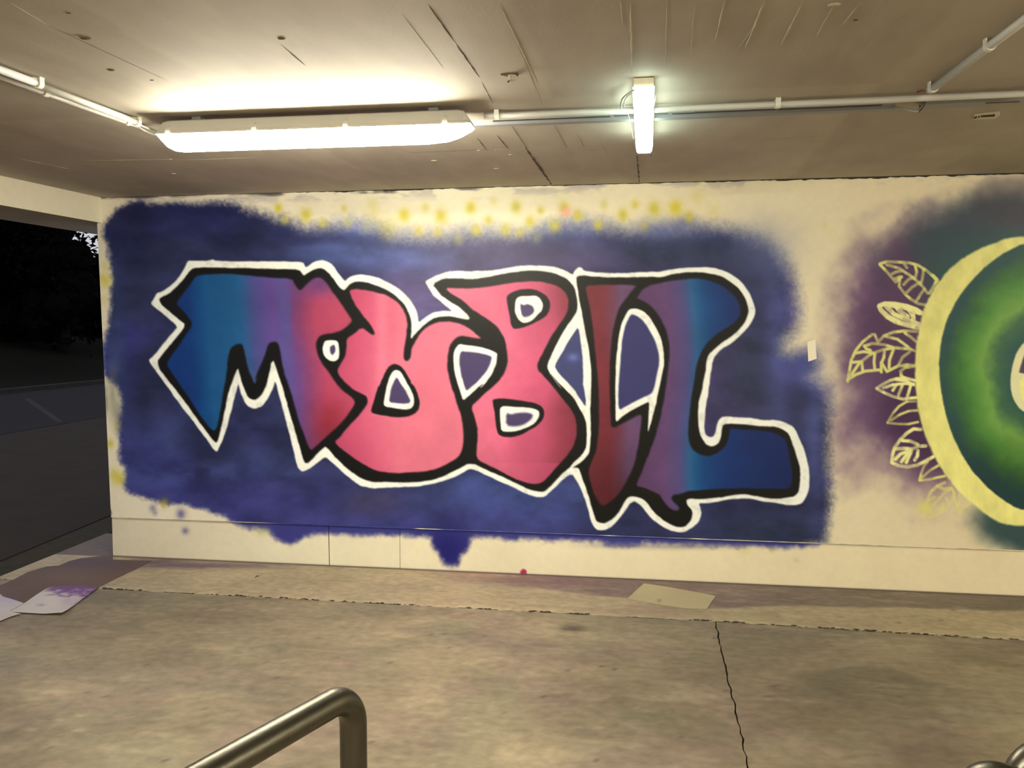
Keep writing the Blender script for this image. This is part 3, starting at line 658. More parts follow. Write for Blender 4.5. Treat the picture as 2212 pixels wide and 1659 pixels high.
# ================================================================== CEILING
# surface with painted-on concrete tone; edges follow the front wall, left beam and the unseen rear
def beam_xy(y):        # line of the left beam's inner face, on plan
    a = at_z(206, 424, CEIL); b = at_z(0, 379, CEIL)
    t = (y - a.y) / (b.y - a.y)
    return a.x + (b.x - a.x) * t
YB = -5.0; XR = WR - .05
ny, nx = 260, 300
gy = np.linspace(YB, WALL_Y + .22, ny)
P = []
for y in gy:
    P.append(np.stack([np.linspace(beam_xy(y) - .02, XR, nx), np.full(nx, y), np.full(nx, CEIL)], -1))
P = np.concatenate(P)
x, y = P[:, 0], P[:, 1]
base = np.array([162, 149, 122.])
nA = fbm(x*100, y*30, 80, 2); nB = fbm(x*100, y*100, 30, 4)
cc = base[None, :] * (1 + (nA-.5)[:, None]*.18 + (nB-.5)[:, None]*.10)
pnl = (np.floor((x + .35) / 1.22).astype(int) * 7 + np.floor((y - .9) / 2.4).astype(int) * 3) % 5
cc *= (1 + (pnl - 2)[:, None] * .018)
ceil = grid_mesh('ceiling', P, grid_quads(ny, nx)[:, ::-1], albedo(cc, 1.12), M_CEIL)
struct(ceil)
bm = bmesh.new(); add_box(bm, (beam_xy(WALL_Y) - 1.2, YB, CEIL + .002), (XR, WALL_Y + .5, CEIL + .2)); obj('slab_core', bm, M_CONC, ceil)

# formwork seams: fins and grooves left by the boards, each a thin ridge under the slab
def ridge(p0, p1, w, h, m, name='formwork_ridge', rag=.6):
    a = Vector(p0); b = Vector(p1); L = (b-a).length; n = max(3, int(L/.035)); d = (b-a).normalized(); s = Vector((-d.y, d.x, 0))
    bm = bmesh.new(); r0 = []; r1 = []; r2 = []
    for i in range(n+1):
        p = a + d*(L*i/n); k = math.sin(math.pi*i/n)**.35 if 0 < i < n else .1
        ww = w*random.uniform(1-rag, 1+rag)*k; hh = h*random.uniform(.5, 1.2)*k
        j = s*random.uniform(-1, 1)*w*.3
        r0.append(bm.verts.new(p - s*ww + j)); r1.append(bm.verts.new(p + Vector((0, 0, -hh)) + j)); r2.append(bm.verts.new(p + s*ww + j))
    for i in range(n):
        bm.faces.new((r0[i], r0[i+1], r1[i+1], r1[i])); bm.faces.new((r1[i], r1[i+1], r2[i+1], r2[i]))
    for vv in bm.verts:
        if vv.co.z > CEIL - 1e-4: vv.co.z = CEIL - .0003
    return obj(name, bm, m, ceil)
M_FIN = simple('pale_mortar_fin', (.40, .35, .26), .8, noise=.15, nscale=20)
M_GRV = simple('dark_formwork_joint', (.09, .075, .055), .9, noise=.4, nscale=20)
Zc = CEIL - .0005
def C_(a, b, w, h, m): ridge(at_z(*a, Zc), at_z(*b, Zc), w, h, m)
for a, b, w, h, dark in [
    ((925, 10), (985, 95), .0028, .002, 1), ((985, 95), (1036, 168), .0032, .002, 1), ((1040, 176), (1066, 225), .0015, .001, 1),
    ((1100, 265), (1138, 322), .0015, .002, 0), ((1134, 318), (1192, 399), .0075, .004, 1), ((868, 30), (960, 150), .0016, .001, 0),
    ((1080, 10), (1160, 180), .0018, .002, 0), ((1118, 100), (1175, 235), .0012, .001, 0), ((1195, 270), (1222, 320), .0016, .002, 0),
    ((1362, 5), (1366, 160), .0045, .002, 0), ((1376, 335), (1381, 396), .004, .003, 1), ((1340, 0), (1347, 60), .002, .001, 0),
    ((1651, 3), (1609, 106), .0028, .003, 0), ((1732, 8), (1687, 97), .0028, .003, 0), ((1802, 10), (1762, 80), .0022, .002, 0), ((1851, 14), (1817, 58), .002, .002, 0),
    ((1640, 40), (1585, 120), .0012, .001, 0), ((1565, 0), (1545, 90), .0018, .002, 0), ((1750, 90), (1738, 122), .0014, .001, 0), ((1702, 178), (1690, 195), .0014, .001, 0),
    ((605, 95), (660, 142), .0022, .002, 1), ((20, 5), (105, 55), .002, .002, 0), ((105, 55), (370, 178), .0013, .001, 1), ((1030, 298), (1053, 326), .0018, .002, 1),
    ((1073, 291), (1098, 322), .0022, .002, 1), ((1245, 290), (1262, 320), .0016, .001, 0), ((1295, 300), (1312, 335), .0016, .001, 0), ((1440, 0), (1438, 150), .0014, .001, 0), ((1500, 0), (1492, 130), .0014, .001, 0),
    ((30, 340), (150, 365), .0022, .002, 0), ((160, 347), (380, 344), .0016, .0015, 0), ((380, 346), (560, 340), .0016, .0015, 0), ((880, 330), (1060, 323), .0016, .001, 1),
    ((1060, 323), (1420, 316), .0014, .001, 0), ((1645, 301), (1790, 294), .0018, .001, 0), ((1592, 360), (1612, 322), .002, .001, 0), ((450, 330), (475, 341), .0016, .001, 0)]:
    C_(a, b, w, h, M_GRV if dark else M_FIN)
# small cast blisters under the slab
for k, (a, b) in enumerate([(148, 28), (1103, 334), (938, 347), (1071, 325), (1034, 325), (1073, 364), (274, 346), (368, 344), (375, 375), (590, 370), (608, 83), (185, 82), (328, 173), (240, 151), (1802, 10), (1848, 43)]):
    p = at_z(a, b, CEIL); bm = bmesh.new()
    bmesh.ops.create_uvsphere(bm, u_segments=10, v_segments=6, radius=.006 + .004*((k*7) % 3))
    for vv in bm.verts:
        vv.co.z = vv.co.z*.35
        vv.co.x *= 1.3; vv.co += p
    obj('blister', bm, M_FIN if k in (1, 2, 3, 4, 5, 6, 7, 8, 9, 14) else M_GRV, ceil)

# left beam: white inner face, grey underside
zb = None
a0 = at_z(206, 424, CEIL)
pb = at_y(205.5, 479.5, a0.y); zb = pb.z
q0 = at_z(0, 473.5, zb); q1 = at_z(205, 506.5, zb)
def beam_pt(y, off):
    return beam_xy(y) - off
out_off = beam_xy(q0.y) - q0.x
bw = abs(out_off)
print('beam drop', CEIL - zb, 'width', bw, beam_xy(q1.y) - q1.x)
bm = bmesh.new()
ys = (YB, WALL_Y + .35)
add_loft(bm, [[Vector((beam_xy(y), y, CEIL + .05)), Vector((beam_xy(y), y, zb)), Vector((beam_xy(y) - bw, y, zb)), Vector((beam_xy(y) - bw, y, CEIL + .05))] for y in (YB, 0, 3.0, WALL_Y + 1.2)])
beam = struct(obj('wall_left', bm, [M_WHITE, M_CONC]))
for f in beam.data.polygons:
    if f.normal.z < -.5 or f.normal.x < -.5: f.material_index = 1
beam['label'] = 'white painted downstand beam over the open left side'
for (a, b) in (((207, 428), (208, 452)), ((207, 474), (208, 484)), ((206, 455), (207, 470))):  # dark gap shadow of the beam corner, built as black slivers
    p = at_y(a[0], a[1], WALL_Y - .003); q = at_y(b[0], b[1], WALL_Y - .003)
    bm = bmesh.new(); add_tube(bm, [p, (p + q) / 2 + Vector((.002, 0, 0)), q], [.002, .005, .002], 6); obj('corner_gap_shadow', bm, M_BLACK, beam)

# ================================================================== FLOOR
def floor_line(a, b):
    p = at_z(a[0], a[1], 0); q = at_z(b[0], b[1], 0)
    return p, q
def floor_paint(P, gain=1.0, main=False):
    strip_ = P[:, 1].min() > 4.0
    c3 = Canvas(P); u, v = c3.u, c3.v; x = P[:, 0]*100; y = P[:, 1]*100
    n1 = fbm(x*.7, y*1.0, 70, 2); n2 = fbm(x*.8, y*1.1, 22, 4); n3 = fbm(x*.4, y*2, 9, 6)
    base = ramp([(-200, (150, 133, 105)), (500, (170, 152, 118)), (1200, (170, 152, 118)), (1700, (162, 144, 112)), (2400, (156, 138, 104))])(u)
    c3.c[:] = base*(1+(n1-.5)[:, None]*.46+(n2-.5)[:, None]*.36+(n3-.5)[:, None]*.10+(fbm(x, y, 3.5, 3)-.5)[:, None]*.16)
    al = np.arange(c3.n)
    c3.lay(al, sstep(.52, .66, fbm(x*.6, y*1.2, 45, 5))*.35, (128, 118, 102))
    h1 = fbm(x, y, 38, 7); h2 = fbm(x+900, y, 30, 5)
    c3.lay(al, sstep(.50, .68, h1)*.30, (150, 124, 112)); c3.lay(al, sstep(.52, .68, h2)*.28, (136, 134, 104))
    scr = sstep(.66, .74, fbm(x*.35, y*5+x*.4, 6, 2))*np.clip(np.exp(-(((u-150)/260)**2+((v-1570)/70)**2))*1.2 + np.exp(-(((u-1150)/400)**2+((v-1560)/80)**2))*.8 + np.exp(-(((u-1000)/300)**2+((v-1620)/40)**2))*.6, 0, 1)
    c3.lay(al, scr*.5, (206, 184, 138))
    if strip_:
        c3.c[:] = c3.c*.5 + np.array([180, 160, 120.])*.5
        lim = np.interp(u, [900, 1360, 1528, 1700, 1900, 2300], [1255, 1290, 1313, 1308, 1311, 1320])
        a_ = sstep(3.5, -2.0, v - lim + (n2-.5)*8 + np.where(u < 1350, (n1-.5)*40, 0))*sstep(1000, 1250, u + (n1-.5)*160)
        tone = ramp([(900, (128, 100, 100)), (1500, (112, 92, 90)), (1800, (108, 96, 84)), (2300, (98, 88, 72))])(u)
        c3.lay(al, a_*.82, tone*(1+(n2-.5)[:, None]*.3))
    else:
        c3.lay(al, sstep(1.1, .8, np.sqrt(((u-1880-(v-1470)*1.2)/135)**2+((v-1478)/40)**2)+(n2-.5)*.5)*.5, (104, 98, 80))
    for (a, b, rx, ry, cc, op) in [(1238, 1358, 26, 7, (92, 80, 68), .8), (300, 1385, 260, 60, (128, 112, 88), .45), (520, 1480, 160, 40, (120, 108, 90), .4), (1900, 1500, 260, 60, (112, 100, 76), .45), (1600, 1430, 300, 50, (132, 120, 96), .4),
        (1060, 1240, 120, 10, (176, 120, 112), .5), (1400, 1318, 120, 12, (140, 116, 104), .4), (1150, 1255, 130, 10, (120, 88, 92), .7),
        (430, 1222, 180, 6, (96, 74, 88), .8), (330, 1213, 60, 8, (80, 60, 76), .8), (250, 1290, 60, 20, (120, 110, 84), .5)]:
        c3.blob(a, b, rx, ry, cc, op, 1, None, .35, int(a) % 5)
    for k in range(90):
        a = (k*613.7) % 2212; b = 1300+((k*k*37.3) % 350)
        c3.blob(a, b, 2+(k % 4), 1.3+(k % 3)*.5, (70, 60, 48), .55, 1.5, None, .3, k)
    ll = sstep(.60, .70, fbm(x*.6, y*2, 12, 1))*.22
    c3.lay(al, ll, (196, 178, 140))
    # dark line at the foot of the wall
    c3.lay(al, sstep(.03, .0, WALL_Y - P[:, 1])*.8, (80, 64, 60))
    return albedo(c3.c, gain*(.92 if strip_ else .68)*np.array([1.0, .98, .93]))
FG = 1.0
floor = None
j0 = at_z(211, 1271, 0); j1 = at_z(1540, 1342, 0); j2 = at_z(2212, 1384, 0)
def joint_y(x):
    return float(np.interp(x, [j0.x - 3, j0.x, j1.x, j2.x, j2.x + 3], [j0.y + 0.35, j0.y, j1.y, j2.y, j2.y - .2]))
# kerb lines at the left
k1a = at_z(0, 1246, 0); k1b = at_z(239, 1149, 0)
k0a = at_z(0, 1205, 0); k0b = at_z(237, 1108, 0)
def line_x(a, b, y): return a.x + (b.x - a.x) * (y - a.y) / (b.y - a.y)
print('kerb', k1a, k1b, k0a, k0b)
cA = at_z(1543, 1342, 0); cB = at_z(1616, 1659, 0)
_cr = np.random.RandomState(9).rand(400)
def crack_x(y, k=0):
    t = (y + 6)*22; i = int(t) % 380
    return line_x(cA, cB, y) + (_cr[i]*(1-t % 1) + _cr[i+1]*(t % 1) - .5)*.010 + k*(.0035 + .005*_cr[(i*7) % 390])
YN = -5.0
def slab(name, xf0, xf1, yf0, yf1, nx, ny, ztop, label=None, parent=None, jig=0.0):
    """grid slab between two x(y) borders and two y(x) borders"""
    P = np.zeros((ny, nx, 3))
    for i in range(ny):
        t = i / (ny - 1)
        for it in range(1):
            pass
        for j in range(nx):
            s = j / (nx - 1)
            # iterate to settle the slanted borders
            xx = 0.0; yy = (yf0(0) + yf1(0)) / 2
            yy = yf0(0) + (yf1(0) - yf0(0)) * t
            for _ in range(3):
                xx = xf0(yy) + (xf1(yy) - xf0(yy)) * s
                yy = yf0(xx) + (yf1(xx) - yf0(xx)) * t
            P[i, j] = (xx, yy, ztop)
    P = P.reshape(-1, 3)
    e = np.zeros(len(P)).reshape(ny, nx)
    Pv = P.reshape(ny, nx, 3)
    if jig:
        Pv[0, :, 1] += (np.random.RandomState(5).rand(nx) - .5) * jig
        Pv[0, :, 2] -= .006; Pv[-1, :, 2] -= .0
    P = Pv.reshape(-1, 3)
    return grid_mesh(name, P, grid_quads(ny, nx), floor_paint(P), M_FLOOR, parent)
bm = bmesh.new()
ed = [(line_x(k1a, k1b, y) - .0, y) for y in (YN, WALL_Y + .6)]
add_prism(bm, [(ed[0][0], YN), (WR, YN), (WR, WALL_Y + .6), (ed[1][0], WALL_Y + .6)], -.25, -.012)
floor = struct(obj('floor', bm, simple('joint_dirt', (.045, .036, .026), .9)))
slab('floor_slab', lambda y: line_x(k1a, k1b, y) + .003, crack_x, lambda x: YN, lambda x: joint_y(x) - .006, 210, 420, 0.0, parent=floor)
slab('floor_slab', lambda y: crack_x(y, 1), lambda y: WR, lambda x: YN, lambda x: joint_y(x) - .006, 120, 420, 0.0, parent=floor)
slab('floor_slab', lambda y: line_x(k1a, k1b, y) + .003, lambda y: WR, lambda x: joint_y(x) + .003, lambda x: WALL_Y + .6, 420, 70, 0.004, parent=floor, jig=.02)
# crumbs in the joint
random.seed(11)
M_CRUMB = simple('dark_joint_dirt', (.05, .042, .033), .95)
bm = bmesh.new()
for (a, b, n) in (((215, 1274), (300, 1277), 26), ((1000, 1315), (1060, 1318), 12), ((1145, 1320), (1190, 1325), 22), ((1225, 1326), (1270, 1329), 26), ((1480, 1339), (1540, 1342), 14), ((400, 1287), (900, 1310), 50), ((1560, 1345), (2200, 1383), 60)):
    p = at_z(*a, 0); q = at_z(*b, 0)
    for i in range(n):
        c = p.lerp(q, random.random()); c.y = joint_y(c.x) + random.uniform(-.008, .008)
        r = random.uniform(.002, .007)
        M = Matrix.Translation((c.x, c.y, .003)) @ Matrix.Diagonal((r*2.2, r*1.0, r*.5, 1))
        bmesh.ops.create_icosphere(bm, subdivisions=1, radius=1, matrix=M)
o = obj('joint_debris', bm, M_CRUMB, floor); o['kind'] = 'stuff'

# ---- outside ground: asphalt, kerb strip, far kerb, lawn
M_ASPH = simple('asphalt', (.036, .030, .027), .95, noise=.22, nscale=3.0, bump=.5, bscale=150, spec=.05)
M_ASPH2 = simple('newer_asphalt', (.024, .024, .027), .95, noise=.22, nscale=3.0, bump=.5, bscale=150, spec=.05)
M_GUT = simple('dirty_kerb_concrete', (.04, .036, .028), .85, noise=.4, nscale=12, bump=.4, bscale=60, spec=.05)
M_KERB = simple('kerb_stone', (.035, .035, .032), .85, noise=.3, nscale=3, spec=.05)
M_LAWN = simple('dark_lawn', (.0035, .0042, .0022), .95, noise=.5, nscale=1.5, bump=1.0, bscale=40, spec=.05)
M_MARK = simple('worn_road_marking', (.036, .036, .036), .8, noise=.4, nscale=14, spec=.05)
s0 = at_z(0, 940, -.02); s1 = at_z(226, 900, -.02)
f0 = at_z(0, 852, -.02); f1 = at_z(226, 829, -.02)
sx = lambda y: line_x(s0, s1, y)
fx = lambda y: line_x(f0, f1, y)
kx = lambda y: line_x(k0a, k0b, max(y, 2.5))
YF = 70.0
def strip(bm, xa, xb, z0, z1, y0=YN - 5, y1=YF):
    ys = [y0] + ([2.5] if y0 < 2.5 else []) + [y1]
    for p, q in zip(ys, ys[1:]):
        add_prism(bm, [(xa(p), p), (xb(p), p), (xb(q), q), (xa(q), q)], z0, z1)
bm = bmesh.new(); strip(bm, sx, kx, -.3, -.02)
road = struct(obj('road', bm, M_ASPH)); road['label'] = 'dark asphalt drive outside the open left side'
bm = bmesh.new(); strip(bm, fx, lambda y: sx(y) - .03, -.3, -.018)
obj('road_lane', bm, M_ASPH2, road)
m0 = at_z(52, 862, -.016); m1 = at_z(64, 860, -.016); m2 = at_z(137, 911, -.016); m3 = at_z(122, 912, -.016)
bm = bmesh.new(); add_prism(bm, [(p.x, p.y) for p in (m0, m1, m2, m3)], -.018, -.0155); obj('lane_marking', bm, M_MARK, road)
bm = bmesh.new(); strip(bm, lambda y: kx(y) + .045, lambda y: line_x(k1a, k1b, max(y, 2.5)) - .03, -.3, -.012, YN, 30)
bed = bmesh.new(); strip(bed, lambda y: kx(y) - .01, lambda y: line_x(k1a, k1b, max(y, 2.5)) + .005, -.3, -.06, YN, 30); obj('road_joint', bed, M_BLACK, road)
kerb = tag(obj('kerb', bm, M_GUT), 'dirty dark concrete kerb strip between the garage floor and the asphalt', 'kerb')
bm = bmesh.new(); strip(bm, lambda y: fx(y) - .25, fx, -.3, .10)
tag(obj('kerb', bm, M_KERB), 'pale far kerb along the lawn across the drive', 'kerb')
bm = bmesh.new(); rows = []
gy_ = np.linspace(YN - 5, YF, 60)
for k, (dx, z) in enumerate(((.25, .09), (3, .3), (6, .8), (9, 1.3), (14, 1.7), (60, 2.2))):
    rows.append([bm.verts.new((fx(y) - dx, y, z + .10*math.sin(y*.7 + k) * (k > 0))) for y in gy_])
for a, b in zip(rows, rows[1:]):
    for i in range(len(gy_)-1): bm.faces.new((a[i], a[i+1], b[i+1], b[i]))
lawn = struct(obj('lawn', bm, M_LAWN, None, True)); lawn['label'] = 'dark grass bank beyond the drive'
for f in lawn.data.polygons:
    if f.normal.z < 0: lawn.data.flip_normals(); break

# ================================================================== REST OF THE GARAGE (unseen, bounds the light)
bm = bmesh.new(); add_box(bm, (beam_xy(YB), YB - .2, -.05), (WR + .2, YB, CEIL + .1)); w2 = struct(obj('wall_back', bm, M_WHITE))
bm = bmesh.new(); add_box(bm, (WR, YB, -.05), (WR + .2, WALL_Y + .2, CEIL + .1)); w3 = struct(obj('wall_right', bm, M_WHITE))

# ================================================================== LAMPS
def tube_lamp(a, b, zr, hw, hh, dh, label, m_em, group=None, clips=4):
    """a,b: ends on plan (Vector), zr: rim height, hw half width, hh housing height, dh diffuser depth"""
    d = (b - a); d.z = 0; L = d.length; d.normalize(); s = Vector((-d.y, d.x, 0))
    root = empty('tube_lamp', ((a.x+b.x)/2, (a.y+b.y)/2, zr), label, 'lamp', group)
    def sect(t, prof, kw, kh):
        c = Vector((a.x, a.y, zr)) + d*(L*t)
        return [c + s*(px*hw*kw) + Vector((0, 0, pz*kh)) for px, pz in prof]
    hp = [(-1, -.002), (-1, .004), (-.93, .012), (-.72, hh*.92), (-.6, hh), (.6, hh), (.72, hh*.92), (.93, .012), (1, .004), (1, -.002)]
    bm = bmesh.new()
    add_loft(bm, [sect(t, hp, kw, kh) for t, kw, kh in ((0, .86, .10), (.004, .97, .3), (.022, 1, .9), (.04, 1, 1), (.96, 1, 1), (.978, 1, .9), (.996, .97, .3), (1, .86, .10))])
    obj('housing', bm, M_HOUSING, root, False)
    dp = [(-.96, -.003)] + [(-.94*math.cos(k*math.pi/14), -.006 - dh*(math.sin(k*math.pi/14))**.75) for k in range(1, 14)] + [(.96, -.003)]
    bm = bmesh.new()
    add_loft(bm, [sect(t, dp, kw, kh) for t, kw, kh in ((.006, .9, .22), (.014, .95, .45), (.026, .98, .75), (.045, 1, .93), (.07, 1, 1), (.86, 1, 1), (.92, 1, .90), (.955, .98, .68), (.98, .95, .40), (.994, .9, .20))])
    obj('diffuser', bm, m_em, root, True)
    for k in range(clips):
        t = (.048, .33, .62, .925)[k]
        for sg in (-1, 1):
            c = Vector((a.x, a.y, zr)) + d*(L*t) + s*(sg*hw)
            bm = bmesh.new()
            prof = [(.004*sg, -.012), (.007*sg, -.006), (.007*sg, .010), (-.004*sg, .028), (-.012*sg, .034)]
            w = .011
            r0 = [bm.verts.new(c + s*px + Vector((0, 0, pz)) - d*(w if i < 3 else w*.45)) for i, (px, pz) in enumerate(prof)]
            r1 = [bm.verts.new(c + s*px + Vector((0, 0, pz)) + d*(w if i < 3 else w*.45)) for i, (px, pz) in enumerate(prof)]
            for i in range(len(prof)-1): bm.faces.new((r0[i], r1[i], r1[i+1], r0[i+1]))
            g = bmesh.ops.solidify(bm, geom=bm.faces[:], thickness=.0015)
            obj('clip', bm, M_CLIP, root)
    return root
ZR = CEIL - .078
pA = at_z(343, 293, ZR); pB = at_z(1019, 269, ZR)
# those are the camera-side rim ends; the axis lies half a width further in
dd = (pB - pA).normalized(); ss = Vector((-dd.y, dd.x, 0))
HW = .062
lamp1 = tube_lamp(pA + ss*HW*.4, pB + ss*HW*.4, ZR, HW, .058, .060, 'long lit twin-tube ceiling lamp with clear spring clips, left of the picture', M_WARM)
# hangers between housing and slab
for t in (.12, .88):
    p = (pA + ss*HW*.4).lerp(pB + ss*HW*.4, t)
    bm = bmesh.new(); add_box(bm, (p.x-.02, p.y-.008, ZR+.056), (p.x+.02, p.y+.03, CEIL)); obj('hanger', bm, M_CABLE, lamp1)
# unseen sister lamps behind the viewer; the right-hand one added to brighten that side
for (x0, y0, lab) in ((-1.7, -0.9, 'lit tube lamp behind the viewer, nearer the open side'), (2.6, -2.6, 'lit tube lamp behind the viewer, nearer the closed side'), (4.6, 1.9, 'unseen tube lamp off to the right, added to brighten that side')):
    tube_lamp(Vector((x0 - .65, y0, 0)), Vector((x0 + .65, y0, 0)), ZR, HW, .058, .060, lab, M_REAR, None, 0)

# short batten lamp across the trunking
ZT = CEIL - .003
n0 = at_z(1390, 167, ZT + .006)
depth_far = None
ax = (at_z(1390, 167, ZT)); 
dirn = Vector((0, 1, 0))
def proj1(p):
    a, b = project(np.array([[p[0], p[1], p[2]]])); return float(a[0]), float(b[0])
bw2 = .036; bh = .036; dh2 = .050
near = at_z(1390.5, 168, ZT)
zbot = ZT - bh - dh2
far = at_z(1391.5, 331, zbot)
root = empty('batten_lamp', ((near.x+far.x)/2, (near.y+far.y)/2, ZT), 'short narrow batten lamp with bright white cover, fixed across the conduits', 'lamp')
ld = Vector((far.x-near.x, far.y-near.y, 0)); LL = ld.length; ld.normalize(); ls = Vector((ld.y, -ld.x, 0))
print('batten length', LL, near, far)
bm = bmesh.new()
def bsec(t, prof): 
    c = Vector((near.x, near.y, ZT)) + ld*t
    return [c + ls*px + Vector((0, 0, pz)) for px, pz in prof]
pr = [(-bw2, 0), (bw2, 0), (bw2, -bh), (-bw2, -bh)]
add_loft(bm, [bsec(t, pr) for t in (0, .01, LL-.01, LL)])
obj('base', bm, M_CREAM, root)
dp = [(-bw2*1.07, -bh+.004), (bw2*1.07, -bh+.004), (bw2*1.07, -bh-.02), (bw2*.95, -bh-dh2*.85), (bw2*.75, -bh-dh2), (-bw2*.75, -bh-dh2), (-bw2*.95, -bh-dh2*.85), (-bw2*1.07, -bh-.02)]
bm = bmesh.new(); add_loft(bm, [bsec(t, dp) for t in (-.004, 0, .02, LL-.02, LL)])
obj('diffuser', bm, M_COOL, root)
p = at_z(1408, 336, zbot - .004)
bm = bmesh.new(); bmesh.ops.create_uvsphere(bm, u_segments=10, v_segments=8, radius=.005, matrix=Matrix.Translation(far + ls*.030 + Vector((0, .012, -.006)))); obj('screw_knob', bm, M_BLACK, root)
def curve_pts(P, n=6):
    P = [Vector(p) for p in P]; out = []
    for i in range(len(P)-1):
        p0 = P[max(i-1, 0)]; p1 = P[i]; p2 = P[i+1]; p3 = P[min(i+2, len(P)-1)]
        for k in range(n):
            t = k/n
            out.append(.5*((2*p1)+(p2-p0)*t+(2*p0-5*p1+4*p2-p3)*t*t+(3*p1-p0-3*p2+p3)*t**3))
    out.append(P[-1]); return out
Zk = CEIL - .03
bm = bmesh.new(); add_tube(bm, curve_pts([at_z(1369, 195, Zk-.02), at_z(1356, 203, Zk), at_z(1345, 213, Zk), at_z(1341, 226, Zk), at_z(1342, 234, Zk-.006)]), .0032, 8); obj('cable', bm, M_CABLE, root, True)
bm = bmesh.new(); add_tube(bm, curve_pts([at_z(1369, 200, Zk-.02), at_z(1358, 206, Zk), at_z(1350, 216, Zk), at_z(1348, 232, Zk-.006)]), .0022, 8); obj('cable', bm, M_CABLE, root, True)
bm = bmesh.new(); add_tube(bm, [at_z(1357, 245, CEIL-.05), at_z(1362, 270, CEIL-.06), at_z(1368, 300, CEIL-.075)], .0009, 6); obj('thread', bm, M_CLAMP, root)
bm = bmesh.new(); add_tube(bm, [at_z(1413, 226, CEIL-.06), at_z(1416, 212, CEIL-.055), at_z(1417, 206, CEIL-.05)], .0008, 6); obj('thread', bm, M_CLAMP, root)

# ================================================================== CONDUITS AND TRUNKING
def clamp(p, d, r, root):
    """U clamp round a pipe at p, direction d, up to the slab"""
    s = Vector((-d.y, d.x, 0)); w = .010; R = r + .004
    prof = [(-R, CEIL - .0005)] + [(-R*math.cos(k*math.pi/8), p.z - R*math.sin(k*math.pi/8)) for k in range(9)] + [(R, CEIL - .0005)]
    r -= .001
    prof += [(r, CEIL - .0005)] + [(r*math.cos(k*math.pi/8), p.z - r*math.sin(k*math.pi/8)) for k in range(9)] + [(-r, CEIL - .0005)]
    bm = bmesh.new()
    add_loft(bm, [[Vector((p.x, p.y, 0)) + d*e + s*a + Vector((0, 0, b - d.z*e)) for a, b in prof] for e in (-w, w)])
    obj('clamp', bm, M_CLAMP, root)
def conduit(pts, r, z, clamps, label, m=M_PIPE, mid=1):
    P = [at_z(a, b, z) if not isinstance(a, Vector) else a for a, b in pts]
    root = empty('conduit', P[0], label, 'conduit')
    bm = bmesh.new(); add_tube(bm, P if len(P) < 3 else curve_pts(P, 8), r, 14); obj('pipe', bm, m, root, True)
    d = (P[-1] - P[0]).normalized()
    for c in clamps:
        q = at_z(c[0], c[1], z)
        # drop on to the pipe axis
        t = (q - P[0]).dot(d); q = P[0] + d*t
        clamp(q, d, r, root)
    return root
zp = CEIL - .022
# left pair, running back towards the viewer
conduit([(-260, 54), (83, 181)], .0135, zp, [(83, 181)], 'first length of white conduit at the left, ending in a clamp')
conduit([(84, 184), (293, 263)], .0125, zp, [(296, 264)], 'second length of white conduit at the left, reaching towards the long lamp')
conduit([(-260, 74), (300, 273)], .0095, CEIL - .016, [(66, 204), (275, 264)], 'thinner white conduit running beside the thicker one at the left')
bm = bmesh.new(); add_tube(bm, curve_pts([at_z(290, 262, zp), at_z(306, 271, zp), at_z(325, 279, zp), at_z(348, 287, ZR+.02)]), .0055, 8)
tag(obj('cable', bm, M_PIPE, None, True), 'pale cable looping from the left conduit into the long lamp', 'cable')
bm = bmesh.new(); add_tube(bm, curve_pts([at_z(298, 273, CEIL-.016), at_z(315, 283, CEIL-.03), at_z(335, 291, CEIL-.05), at_z(350, 293, ZR+.012)]), .0045, 8)
tag(obj('cable', bm, M_PIPE, None, True), 'lower thin cable hanging between left conduit and long lamp', 'cable')
# right run along the wall direction: upper pipe and lower trunking
conduit([(1046, 251), (1368, 238.5)], .0125, zp, [(1069, 243)], 'pale pipe running from beside the long lamp to the batten lamp')
conduit([(1414, 236.5), (1600, 229), (2290, 199)], .0125, zp, [(1684, 218)], 'long pale pipe running from the batten lamp to the right picture edge')
T0 = at_z(1018, 270, CEIL - .018); T1 = at_z(1931, 233, CEIL - .018)
troot = empty('cable_trunking', T0, 'slotted grey cable trunking under the ceiling on both sides of the batten lamp', 'trunking')
def channel(p, q, w, h, lip, m, name, root):
    d = (q-p); d.z = 0; L = d.length; d.normalize(); s = Vector((-d.y, d.x, 0))
    prof = [(-w, CEIL-.001), (-w, CEIL-h), (w, CEIL-h), (w, CEIL-.001), (w-.003, CEIL-.001), (w-.003, CEIL-h+.003), (-w+.003, CEIL-h+.003), (-w+.003, CEIL-.001)]
    bm = bmesh.new()
    add_loft(bm, [[Vector((c.x, c.y, 0)) + s*a + Vector((0, 0, b)) for a, b in prof] for c in (p, p + d*L)])
    return obj(name, bm, m, root)
channel(T0, at_z(1369, 256, CEIL - .018), .020, .026, 0, M_TRAY, 'channel', troot)
channel(at_z(1414, 254, CEIL - .018), T1, .020, .026, 0, M_TRAY, 'channel', troot)
M_DARKSLOT = simple('open_slot', (.07, .07, .068), .8)
def slot(a, b, w=.006, z=CEIL - .0275, root=None, m=M_DARKSLOT, name='slot'):
    p = at_z(*a, z); q = at_z(*b, z); d = (q-p).normalized(); s = Vector((-d.y, d.x, 0))*w
    bm = bmesh.new(); add_prism(bm, [((p-s).x, (p-s).y), ((q-s).x, (q-s).y), ((q+s).x, (q+s).y), ((p+s).x, (p+s).y)], z-.0006, z+.0015)
    return obj(name, bm, m, root)
slot((1065, 262), (1318, 252), .0065, root=troot); slot((1327, 251), (1366, 249.5), .004, root=troot); slot((1414, 247), (1443, 246), .004, root=troot)
